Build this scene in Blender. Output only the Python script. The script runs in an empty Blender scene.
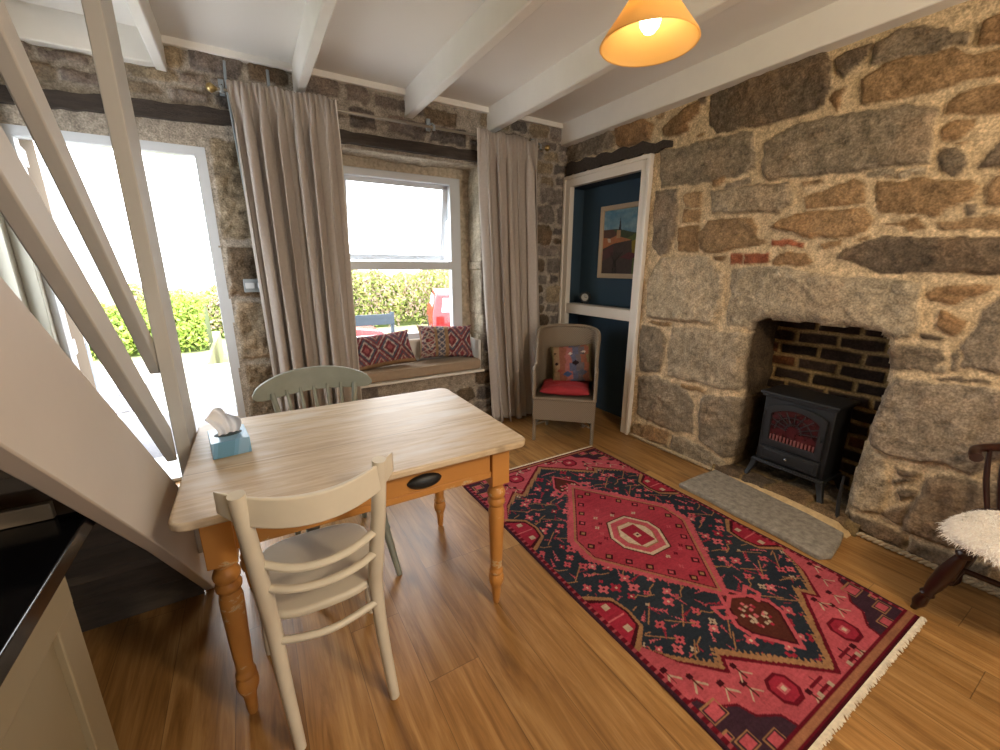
import bpy, bmesh, math, random
import numpy as np
from mathutils import Vector, Matrix

# ------------------------------------------------------------------ camera, world, lamps, exposure
SC = bpy.context.scene
COL = SC.collection
cam_d = bpy.data.cameras.new('camera')
cam_o = bpy.data.objects.new('camera', cam_d)
COL.objects.link(cam_o)
_c = Vector((-2.64321, -3.18678, 1.38520))
_r = Vector((0.858485, -0.512834, 0.0023007)); _u = Vector((0.128003, 0.218617, 0.967379)); _f = Vector((0.496608, 0.830185, -0.253323))
cam_o.matrix_world = Matrix(((_r.x, _u.x, -_f.x, _c.x), (_r.y, _u.y, -_f.y, _c.y), (_r.z, _u.z, -_f.z, _c.z), (0, 0, 0, 1)))
cam_d.sensor_width = 36.0
cam_d.sensor_fit = 'HORIZONTAL'
cam_d.lens = 36.0 * 413.67 / 1000.0
cam_d.clip_start = 0.02
SC.camera = cam_o

world = bpy.data.worlds.new('overcast sky')
SC.world = world
world.use_nodes = True
wn = world.node_tree.nodes
wn['Background'].inputs[0].default_value = (0.93, 0.965, 1.0, 1)
wn['Background'].inputs[1].default_value = 9.0
SC.view_settings.view_transform = 'Standard'
SC.view_settings.look = 'None'
SC.view_settings.gamma = 1.0
SC.view_settings.use_curve_mapping = False
SC.view_settings.exposure = 0.30
SC.cycles.max_bounces = 8
SC.cycles.diffuse_bounces = 5
SC.cycles.transparent_max_bounces = 12
SC.cycles.sample_clamp_indirect = 6.0
SC.cycles.caustics_reflective = False
SC.cycles.caustics_refractive = False

def lamp(name, kind, loc, energy, color, size=0.1, size_y=None, rot=(0, 0, 0), portal=False):
    d = bpy.data.lights.new(name, kind)
    d.energy = energy
    d.color = color
    if kind == 'AREA':
        d.shape = 'RECTANGLE'; d.size = size; d.size_y = size_y or size
        d.cycles.is_portal = portal
    elif kind == 'POINT':
        d.shadow_soft_size = size
    o = bpy.data.objects.new(name, d)
    o.location = loc; o.rotation_euler = rot
    COL.objects.link(o)
    return o
R90 = math.pi / 2
lamp('window_portal', 'AREA', (-1.48, 0.37, 1.46), 1, (1, 1, 1), 1.0, 1.35, (-R90, 0, 0), True)
lamp('doorway_portal', 'AREA', (-3.2, 0.16, 1.02), 1, (1, 1, 1), 0.8, 2.05, (-R90, 0, 0), True)
lamp('rear_window_portal', 'AREA', (-1.35, -5.75, 1.45), 1, (1, 1, 1), 1.1, 1.0, (R90, 0, 0), True)
# the second ceiling pendant of the room, behind the viewer, and its neighbour over the kitchen end
lamp('pendant_glow_rear', 'POINT', (-1.45, -3.9, 2.02), 76, (1.0, 0.80, 0.56), 0.10)

# ------------------------------------------------------------------ helpers
def srgb(h):
    if isinstance(h, str):
        h = h.lstrip('#'); c = [int(h[i:i + 2], 16) / 255 for i in (0, 2, 4)]
    else:
        c = list(h)
    return tuple(x / 12.92 if x <= 0.04045 else ((x + 0.055) / 1.055) ** 2.4 for x in c)

def mk(name, base, rough=0.6, var=0.0, scale=8.0, bump=0.0, bscale=60.0, attr=None, stretch=(1, 1, 1), metal=0.0, spec=0.5,
       emit=None, estr=0.0, base2=None, detail=4.0, transl=0.0):
    m = bpy.data.materials.new(name); m.use_nodes = True
    nt = m.node_tree; n = nt.nodes; l = nt.links
    b = n['Principled BSDF']
    col = srgb(base) if isinstance(base, str) else base
    b.inputs['Roughness'].default_value = rough
    b.inputs['Metallic'].default_value = metal
    b.inputs['Specular IOR Level'].default_value = spec
    tc = n.new('ShaderNodeTexCoord'); mp = n.new('ShaderNodeMapping'); mp.inputs['Scale'].default_value = stretch
    l.new(tc.outputs['Object'], mp.inputs['Vector'])
    src = None
    if attr:
        a = n.new('ShaderNodeAttribute'); a.attribute_name = attr; src = a.outputs['Color']
    if var > 0 or base2:
        nz = n.new('ShaderNodeTexNoise'); nz.inputs['Scale'].default_value = scale; nz.inputs['Detail'].default_value = detail
        nz.inputs['Roughness'].default_value = 0.65
        l.new(mp.outputs[0], nz.inputs['Vector'])
        if attr:
            mr = n.new('ShaderNodeMapRange'); mr.inputs[1].default_value = .3; mr.inputs[2].default_value = .7
            mr.inputs[3].default_value = 1 - var; mr.inputs[4].default_value = 1 + var
            l.new(nz.outputs['Fac'], mr.inputs[0])
            vm = n.new('ShaderNodeVectorMath'); vm.operation = 'SCALE'
            l.new(src, vm.inputs[0]); l.new(mr.outputs[0], vm.inputs['Scale']); src = vm.outputs[0]
        else:
            cr = n.new('ShaderNodeValToRGB')
            cr.color_ramp.elements[0].position = 0.32; cr.color_ramp.elements[1].position = 0.68
            c2 = srgb(base2) if isinstance(base2, str) else base2
            if c2 is None:
                cr.color_ramp.elements[0].color = tuple(x * (1 - var) for x in col) + (1,)
                cr.color_ramp.elements[1].color = tuple(min(1, x * (1 + var)) for x in col) + (1,)
            else:
                cr.color_ramp.elements[0].color = tuple(col) + (1,)
                cr.color_ramp.elements[1].color = tuple(c2) + (1,)
            l.new(nz.outputs['Fac'], cr.inputs[0]); src = cr.outputs[0]
    if src is not None:
        l.new(src, b.inputs['Base Color'])
    else:
        b.inputs['Base Color'].default_value = tuple(col) + (1,)
    if bump > 0:
        n2 = n.new('ShaderNodeTexNoise'); n2.inputs['Scale'].default_value = bscale; n2.inputs['Detail'].default_value = 5
        l.new(mp.outputs[0], n2.inputs['Vector'])
        bp_ = n.new('ShaderNodeBump'); bp_.inputs['Strength'].default_value = bump; bp_.inputs['Distance'].default_value = 0.01
        l.new(n2.outputs['Fac'], bp_.inputs['Height']); l.new(bp_.outputs[0], b.inputs['Normal'])
    if emit is not None:
        b.inputs['Emission Color'].default_value = tuple(emit) + (1,)
        b.inputs['Emission Strength'].default_value = estr
    if transl > 0:
        tr = n.new('ShaderNodeBsdfTranslucent'); mx = n.new('ShaderNodeMixShader'); mx.inputs[0].default_value = transl
        if src is not None: l.new(src, tr.inputs[0])
        else: tr.inputs[0].default_value = tuple(col) + (1,)
        l.new(b.outputs[0], mx.inputs[1]); l.new(tr.outputs[0], mx.inputs[2])
        l.new(mx.outputs[0], n['Material Output'].inputs['Surface'])
    return m

def glass_mat(name, tint=(1, 1, 1), refl=0.07):
    m = bpy.data.materials.new(name); m.use_nodes = True
    nt = m.node_tree; n = nt.nodes; l = nt.links
    n.remove(n['Principled BSDF'])
    t = n.new('ShaderNodeBsdfTransparent'); t.inputs[0].default_value = tuple(tint) + (1,)
    g = n.new('ShaderNodeBsdfGlossy'); g.inputs['Roughness'].default_value = 0.02
    mx = n.new('ShaderNodeMixShader'); mx.inputs[0].default_value = refl
    l.new(t.outputs[0], mx.inputs[1]); l.new(g.outputs[0], mx.inputs[2]); l.new(mx.outputs[0], n['Material Output'].inputs['Surface'])
    return m

def link_mesh(name, me, mat=None, parent=None):
    o = bpy.data.objects.new(name, me); COL.objects.link(o)
    if mat: me.materials.append(mat)
    if parent: o.parent = parent
    return o

class MB:
    """collects shapes; build() links them as one mesh object"""
    def __init__(s, M=None):
        s.v = []; s.f = []; s.M = M; s.nb = 0
    def add(s, vs, fs):
        b = len(s.v)
        for p in vs:
            p = Vector(p)
            s.v.append(s.M @ p if s.M is not None else p)
        s.f += [tuple(i + b for i in f) for f in fs]
        return s
    def box(s, x0, x1, y0, y1, z0, z1, rot=None):
        g = (s.nb % 6) * .0003; s.nb += 1
        x0 -= g; x1 += g; y0 -= g; y1 += g; z1 += g; z0 -= g if z0 > .01 else 0
        vs = [(x, y, z) for x in (x0, x1) for y in (y0, y1) for z in (z0, z1)]
        if rot is not None:
            c = Vector(((x0 + x1) / 2, (y0 + y1) / 2, (z0 + z1) / 2)); vs = [c + rot @ (Vector(v) - c) for v in vs]
        return s.add(vs, [(0, 1, 3, 2), (4, 6, 7, 5), (0, 4, 5, 1), (2, 3, 7, 6), (0, 2, 6, 4), (1, 5, 7, 3)])
    def prism(s, poly, a0, a1, axis='z'):
        n = len(poly)
        def P(u, v, w):
            return {'z': (u, v, w), 'x': (w, u, v), 'y': (u, w, v)}[axis]
        vs = [P(u, v, a0) for u, v in poly] + [P(u, v, a1) for u, v in poly]
        return s.add(vs, [tuple(range(n))[::-1], tuple(range(n, 2 * n))] + [(i, (i + 1) % n, n + (i + 1) % n, n + i) for i in range(n)])
    def ring_sweep(s, rings, cap=True):
        k = len(rings[0]); vs = [p for r in rings for p in r]; fs = []
        for i in range(len(rings) - 1):
            for j in range(k):
                a = i * k + j; b2 = i * k + (j + 1) % k
                fs.append((a, b2, b2 + k, a + k))
        if cap:
            fs.append(tuple(range(k))[::-1]); fs.append(tuple(range(len(vs) - k, len(vs))))
        return s.add(vs, fs)
    def tube(s, pts, rad, seg=10, flat=1.0, smooth=0, up=None):
        pts = [Vector(p) for p in pts]
        if not isinstance(rad, (list, tuple)): rad = [rad] * len(pts)
        if smooth:
            P2 = []; R2 = []
            for i in range(len(pts) - 1):
                p0 = pts[max(i - 1, 0)]; p1 = pts[i]; p2 = pts[i + 1]; p3 = pts[min(i + 2, len(pts) - 1)]
                for k in range(smooth):
                    t = k / smooth
                    P2.append(0.5 * ((2 * p1) + (-p0 + p2) * t + (2 * p0 - 5 * p1 + 4 * p2 - p3) * t * t + (-p0 + 3 * p1 - 3 * p2 + p3) * t ** 3))
                    R2.append(rad[i] * (1 - t) + rad[i + 1] * t)
            P2.append(pts[-1]); R2.append(rad[-1]); pts = P2; rad = R2
        rings = []; prev = Vector(up) if up else None
        for i, p in enumerate(pts):
            t = (pts[min(i + 1, len(pts) - 1)] - pts[max(i - 1, 0)]).normalized()
            if prev is None:
                prev = Vector((0, 0, 1)) if abs(t.z) < 0.9 else Vector((0, 1, 0))
            a = (prev - t * prev.dot(t)).normalized(); b2 = t.cross(a); prev = a
            rings.append([p + rad[i] * (math.cos(2 * math.pi * j / seg) * a * flat + math.sin(2 * math.pi * j / seg) * b2) for j in range(seg)])
        return s.ring_sweep(rings)
    def lathe(s, prof, c=(0, 0, 0), axis=(0, 0, 1), seg=24, cap=True):
        q = Vector((0, 0, 1)).rotation_difference(Vector(axis).normalized()).to_matrix()
        c = Vector(c)
        rings = [[c + q @ Vector((max(r, 1e-4) * math.cos(2 * math.pi * j / seg), max(r, 1e-4) * math.sin(2 * math.pi * j / seg), z)) for j in range(seg)] for r, z in prof]
        return s.ring_sweep(rings, cap)
    def slab(s, top, bot):
        """closed strip between two matching polylines (each a list of 3-D points) given as 4 rails per station"""
        return s
    def build(s, name, mat=None, parent=None, bevel=0.0, bseg=2, smooth=True, subsurf=0, angle=40):
        me = bpy.data.meshes.new(name); me.from_pydata([tuple(v) for v in s.v], [], s.f); me.update()
        bm = bmesh.new(); bm.from_mesh(me); bmesh.ops.recalc_face_normals(bm, faces=bm.faces); bm.to_mesh(me); bm.free()
        o = link_mesh(name, me, mat, parent)
        if smooth:
            for p in me.polygons: p.use_smooth = True
            try: me.set_sharp_from_angle(angle=math.radians(angle))
            except Exception: pass
        if bevel > 0:
            md = o.modifiers.new('bevel', 'BEVEL'); md.width = bevel; md.segments = bseg; md.limit_method = 'ANGLE'; md.angle_limit = math.radians(35); md.harden_normals = False
        if subsurf:
            md = o.modifiers.new('sub', 'SUBSURF'); md.levels = subsurf; md.render_levels = subsurf
        return o

def thing(name, label, cat, loc=(0, 0, 0), rotz=0.0, group=None):
    o = bpy.data.objects.new(name, None); COL.objects.link(o)
    o.location = loc; o.rotation_euler = (0, 0, rotz); o.empty_display_size = 0.1
    o['label'] = label; o['category'] = cat
    if group: o['group'] = group
    return o
def tag(o, label, cat, group=None, kind=None):
    o['label'] = label; o['category'] = cat
    if group: o['group'] = group
    if kind: o['kind'] = kind
    return o
def struct(o):
    o['kind'] = 'structure'
    return o
def part_label(o, t):
    o['label'] = t
    return o

# numpy noise and painting ------------------------------------------------------
def vnoise(x, y, f, seed=0, octaves=1):
    tot = 0; amp = 1; norm = 0
    for k in range(octaves):
        X = x * f; Y = y * f
        xi = np.floor(X).astype(np.int64); yi = np.floor(Y).astype(np.int64)
        xf = X - xi; yf = Y - yi
        xf = xf * xf * (3 - 2 * xf); yf = yf * yf * (3 - 2 * yf)
        def h(a, b):
            n = (a * 374761393 + b * 668265263 + (seed + k * 17) * 982451653) & 0x7fffffff
            n = ((n ^ (n >> 13)) * 1274126177) & 0x7fffffff
            return ((n ^ (n >> 16)) & 0xffff) / 65535.0
        v = (h(xi, yi) * (1 - xf) + h(xi + 1, yi) * xf) * (1 - yf) + (h(xi, yi + 1) * (1 - xf) + h(xi + 1, yi + 1) * xf) * yf
        tot = tot + v * amp; norm += amp; amp *= 0.5; f *= 2.03
    return tot / norm
def inside(U, V, poly):
    r = np.zeros(U.shape, bool); n = len(poly); j = n - 1
    for i in range(n):
        xi, yi = poly[i]; xj, yj = poly[j]
        if yi != yj:
            c = ((yi > V) != (yj > V)) & (U < (xj - xi) * (V - yi) / (yj - yi) + xi)
            r ^= c
        j = i
    return r
def edge_dist(U, V, poly, closed=True):
    d = np.full(U.shape, 1e9); n = len(poly)
    for i in range(n if closed else n - 1):
        x0, y0 = poly[i]; x1, y1 = poly[(i + 1) % n]
        dx, dy = x1 - x0, y1 - y0; L = dx * dx + dy * dy + 1e-12
        t = np.clip(((U - x0) * dx + (V - y0) * dy) / L, 0, 1)
        d = np.minimum(d, (U - x0 - t * dx) ** 2 + (V - y0 - t * dy) ** 2)
    return np.sqrt(d)
def grid_mesh(name, P, C, keep=None):
    """P (n,m,3) points, C (n,m,3) linear colours -> mesh with colour attribute Col"""
    n, m = P.shape[:2]
    idx = np.arange(n * m).reshape(n, m)
    q = np.stack([idx[:-1, :-1], idx[1:, :-1], idx[1:, 1:], idx[:-1, 1:]], -1).reshape(-1, 4)
    if keep is not None: q = q[keep.reshape(-1)]
    me = bpy.data.meshes.new(name)
    me.vertices.add(n * m); me.vertices.foreach_set('co', P.reshape(-1).astype(np.float32))
    me.loops.add(len(q) * 4); me.loops.foreach_set('vertex_index', q.reshape(-1).astype(np.int32))
    me.polygons.add(len(q)); me.polygons.foreach_set('loop_start', (np.arange(len(q)) * 4).astype(np.int32))
    me.polygons.foreach_set('loop_total', np.full(len(q), 4, np.int32))
    me.polygons.foreach_set('use_smooth', np.ones(len(q), bool))
    me.update(calc_edges=True); me.validate()
    a = me.color_attributes.new('Col', 'FLOAT_COLOR', 'POINT')
    cc = np.concatenate([C.reshape(-1, 3), np.ones((n * m, 1))], 1).astype(np.float32)
    a.data.foreach_set('color', cc.reshape(-1))
    return me

# ------------------------------------------------------------------ materials
M_stone = mk('granite_rubble', (.4, .35, .3), rough=0.92, attr='Col', var=0.34, scale=26, bump=0.55, bscale=95, spec=0.15, detail=7)
_nt = M_stone.node_tree; _n = _nt.nodes; _l = _nt.links; _b = _n['Principled BSDF']
_src = _b.inputs['Base Color'].links[0].from_socket
_tc = _n.new('ShaderNodeTexCoord')
_v = _n.new('ShaderNodeTexNoise'); _v.inputs['Scale'].default_value = 105; _v.inputs['Detail'].default_value = 3; _l.new(_tc.outputs['Object'], _v.inputs['Vector'])
_mr = _n.new('ShaderNodeMapRange'); _mr.inputs[1].default_value = .36; _mr.inputs[2].default_value = .66; _mr.inputs[3].default_value = .74; _mr.inputs[4].default_value = 1.30; _l.new(_v.outputs['Fac'], _mr.inputs[0])
_vm = _n.new('ShaderNodeVectorMath'); _vm.operation = 'SCALE'; _l.new(_src, _vm.inputs[0]); _l.new(_mr.outputs[0], _vm.inputs['Scale']); _l.new(_vm.outputs[0], _b.inputs['Base Color'])
_bp = [x for x in _n if x.type == 'BUMP'][0]; _bp.inputs['Strength'].default_value = .9; _bp.inputs['Distance'].default_value = .012
_bn = _bp.inputs['Height'].links[0].from_node; _bn.inputs['Scale'].default_value = 38; _bn.inputs['Detail'].default_value = 9; _bn.inputs['Roughness'].default_value = .68
M_white = mk('white_gloss_paint', '#e4e1da', rough=0.42, var=0.03, scale=4)
M_ceil = mk('ceiling_paint', '#e2dfd9', rough=0.8)
M_upvc = mk('white_window_frame', '#c9ced4', rough=0.35)
M_glass = glass_mat('pane_glass', refl=0.05)
M_darkwood = mk('old_dark_lintel_wood', '#3a322c', rough=0.85, var=0.4, scale=9, stretch=(1, 8, 8), bump=0.4, bscale=40)
M_stair = mk('stair_paint', '#b8b1aa', rough=0.5, var=0.03, scale=3)
M_rail = mk('rail_paint', '#b9b6b1', rough=0.5, var=0.03, scale=3)
M_steel = mk('grey_conduit_paint', '#8b949a', rough=0.45)
M_brass = mk('aged_brass', '#b09a6a', rough=0.3, metal=0.9)
M_blackiron = mk('black_cast_iron', '#15171a', rough=0.48, bump=0.15, bscale=200)
M_alcove = mk('dark_blue_paint', '#33495a', rough=0.7)
M_bulb = mk('glowing_bulb', (1, 1, 1), emit=(1.0, 0.83, 0.56), estr=20.0)

def wood_floor():
    m = bpy.data.materials.new('oak_plank_floor'); m.use_nodes = True
    nt = m.node_tree; n = nt.nodes; l = nt.links; b = n['Principled BSDF']
    tc = n.new('ShaderNodeTexCoord')
    sp = n.new('ShaderNodeSeparateXYZ'); l.new(tc.outputs['Object'], sp.inputs[0])
    def math_(op, a, bb=None, c=None):
        k = n.new('ShaderNodeMath'); k.operation = op
        for i, q in enumerate((a, bb, c)):
            if q is None: continue
            if isinstance(q, (int, float)): k.inputs[i].default_value = q
            else: l.new(q, k.inputs[i])
        return k.outputs[0]
    W = 0.19
    px = math_('DIVIDE', sp.outputs['X'], W)
    pi_ = math_('FLOOR', px)
    fx = math_('FRACT', px)
    wn1 = n.new('ShaderNodeTexWhiteNoise'); wn1.noise_dimensions = '1D'; l.new(pi_, wn1.inputs['W'])
    py = math_('ADD', math_('DIVIDE', sp.outputs['Y'], 1.25), math_('MULTIPLY', wn1.outputs['Value'], 5.0))
    pj = math_('FLOOR', py); fy = math_('FRACT', py)
    cmb = n.new('ShaderNodeCombineXYZ'); l.new(pi_, cmb.inputs[0]); l.new(pj, cmb.inputs[1])
    wn2 = n.new('ShaderNodeTexWhiteNoise'); wn2.noise_dimensions = '3D'; l.new(cmb.outputs[0], wn2.inputs['Vector'])
    # grain
    off = n.new('ShaderNodeVectorMath'); off.operation = 'MULTIPLY'; l.new(wn2.outputs['Color'], off.inputs[0]); off.inputs[1].default_value = (9, 9, 9)
    add = n.new('ShaderNodeVectorMath'); add.operation = 'ADD'; l.new(tc.outputs['Object'], add.inputs[0]); l.new(off.outputs[0], add.inputs[1])
    mp = n.new('ShaderNodeMapping'); mp.inputs['Scale'].default_value = (14, 1.1, 1); l.new(add.outputs[0], mp.inputs[0])
    nz = n.new('ShaderNodeTexNoise'); nz.inputs['Scale'].default_value = 1.6; nz.inputs['Detail'].default_value = 6; nz.inputs['Roughness'].default_value = .62; nz.inputs['Distortion'].default_value = 1.1
    l.new(mp.outputs[0], nz.inputs['Vector'])
    cr = n.new('ShaderNodeValToRGB'); e = cr.color_ramp.elements
    e[0].position = .25; e[0].color = srgb('#6c4a25') + (1,)
    e[1].position = .75; e[1].color = srgb('#b48d5a') + (1,)
    k = cr.color_ramp.elements.new(.48); k.color = srgb('#966d3d') + (1,)
    l.new(nz.outputs['Fac'], cr.inputs[0])
    # fine pores
    mp2 = n.new('ShaderNodeMapping'); mp2.inputs['Scale'].default_value = (90, 5, 1); l.new(add.outputs[0], mp2.inputs[0])
    nz2 = n.new('ShaderNodeTexNoise'); nz2.inputs['Scale'].default_value = 2.0; nz2.inputs['Detail'].default_value = 3; l.new(mp2.outputs[0], nz2.inputs['Vector'])
    # knots
    mp3 = n.new('ShaderNodeMapping'); mp3.inputs['Scale'].default_value = (5.5, 1.9, 1); l.new(add.outputs[0], mp3.inputs[0])
    vo = n.new('ShaderNodeTexVoronoi'); vo.inputs['Scale'].default_value = 1.0; l.new(mp3.outputs[0], vo.inputs['Vector'])
    kn = n.new('ShaderNodeMapRange'); kn.inputs[1].default_value = 0.03; kn.inputs[2].default_value = 0.17; kn.inputs[3].default_value = 0.5; kn.inputs[4].default_value = 1.0
    l.new(vo.outputs['Distance'], kn.inputs[0])
    tone = math_('ADD', math_('MULTIPLY', wn2.outputs['Value'], 0.26), 0.86)
    fine = math_('ADD', math_('MULTIPLY', nz2.outputs['Fac'], 0.36), 0.82)
    sx = math_('GREATER_THAN', math_('MULTIPLY', math_('MINIMUM', fx, math_('SUBTRACT', 1.0, fx)), W), 0.0012)
    sy = math_('GREATER_THAN', math_('MULTIPLY', math_('MINIMUM', fy, math_('SUBTRACT', 1.0, fy)), 1.25), 0.0014)
    seam = math_('ADD', math_('MULTIPLY', math_('MULTIPLY', sx, sy), 0.45), 0.55)
    tot = math_('MULTIPLY', math_('MULTIPLY', tone, fine), math_('MULTIPLY', seam, kn.outputs[0]))
    vm = n.new('ShaderNodeVectorMath'); vm.operation = 'SCALE'; l.new(cr.outputs[0], vm.inputs[0]); l.new(tot, vm.inputs['Scale'])
    l.new(vm.outputs[0], b.inputs['Base Color'])
    b.inputs['Roughness'].default_value = 0.36
    b.inputs['Specular IOR Level'].default_value = 0.5
    bm_ = n.new('ShaderNodeBump'); bm_.inputs['Strength'].default_value = 0.12; bm_.inputs['Distance'].default_value = 0.004
    l.new(nz2.outputs['Fac'], bm_.inputs['Height']); l.new(bm_.outputs[0], b.inputs['Normal'])
    return m

# ------------------------------------------------------------------ room shell
XL, YF, ZC = -3.66, -5.6, 2.60     # left wall, wall behind the viewer, ceiling
WY = 0.06                          # inner face of the window wall
floor = struct(MB().box(XL - 0.2, 0.45, YF - 0.2, 0.5, -0.12, 0.0).build('floor', wood_floor(), smooth=False))
ceil = struct(MB().box(XL - 0.2, 0.45, YF - 0.2, 0.5, ZC, ZC + 0.12).build('ceiling', M_ceil, smooth=False))

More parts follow.
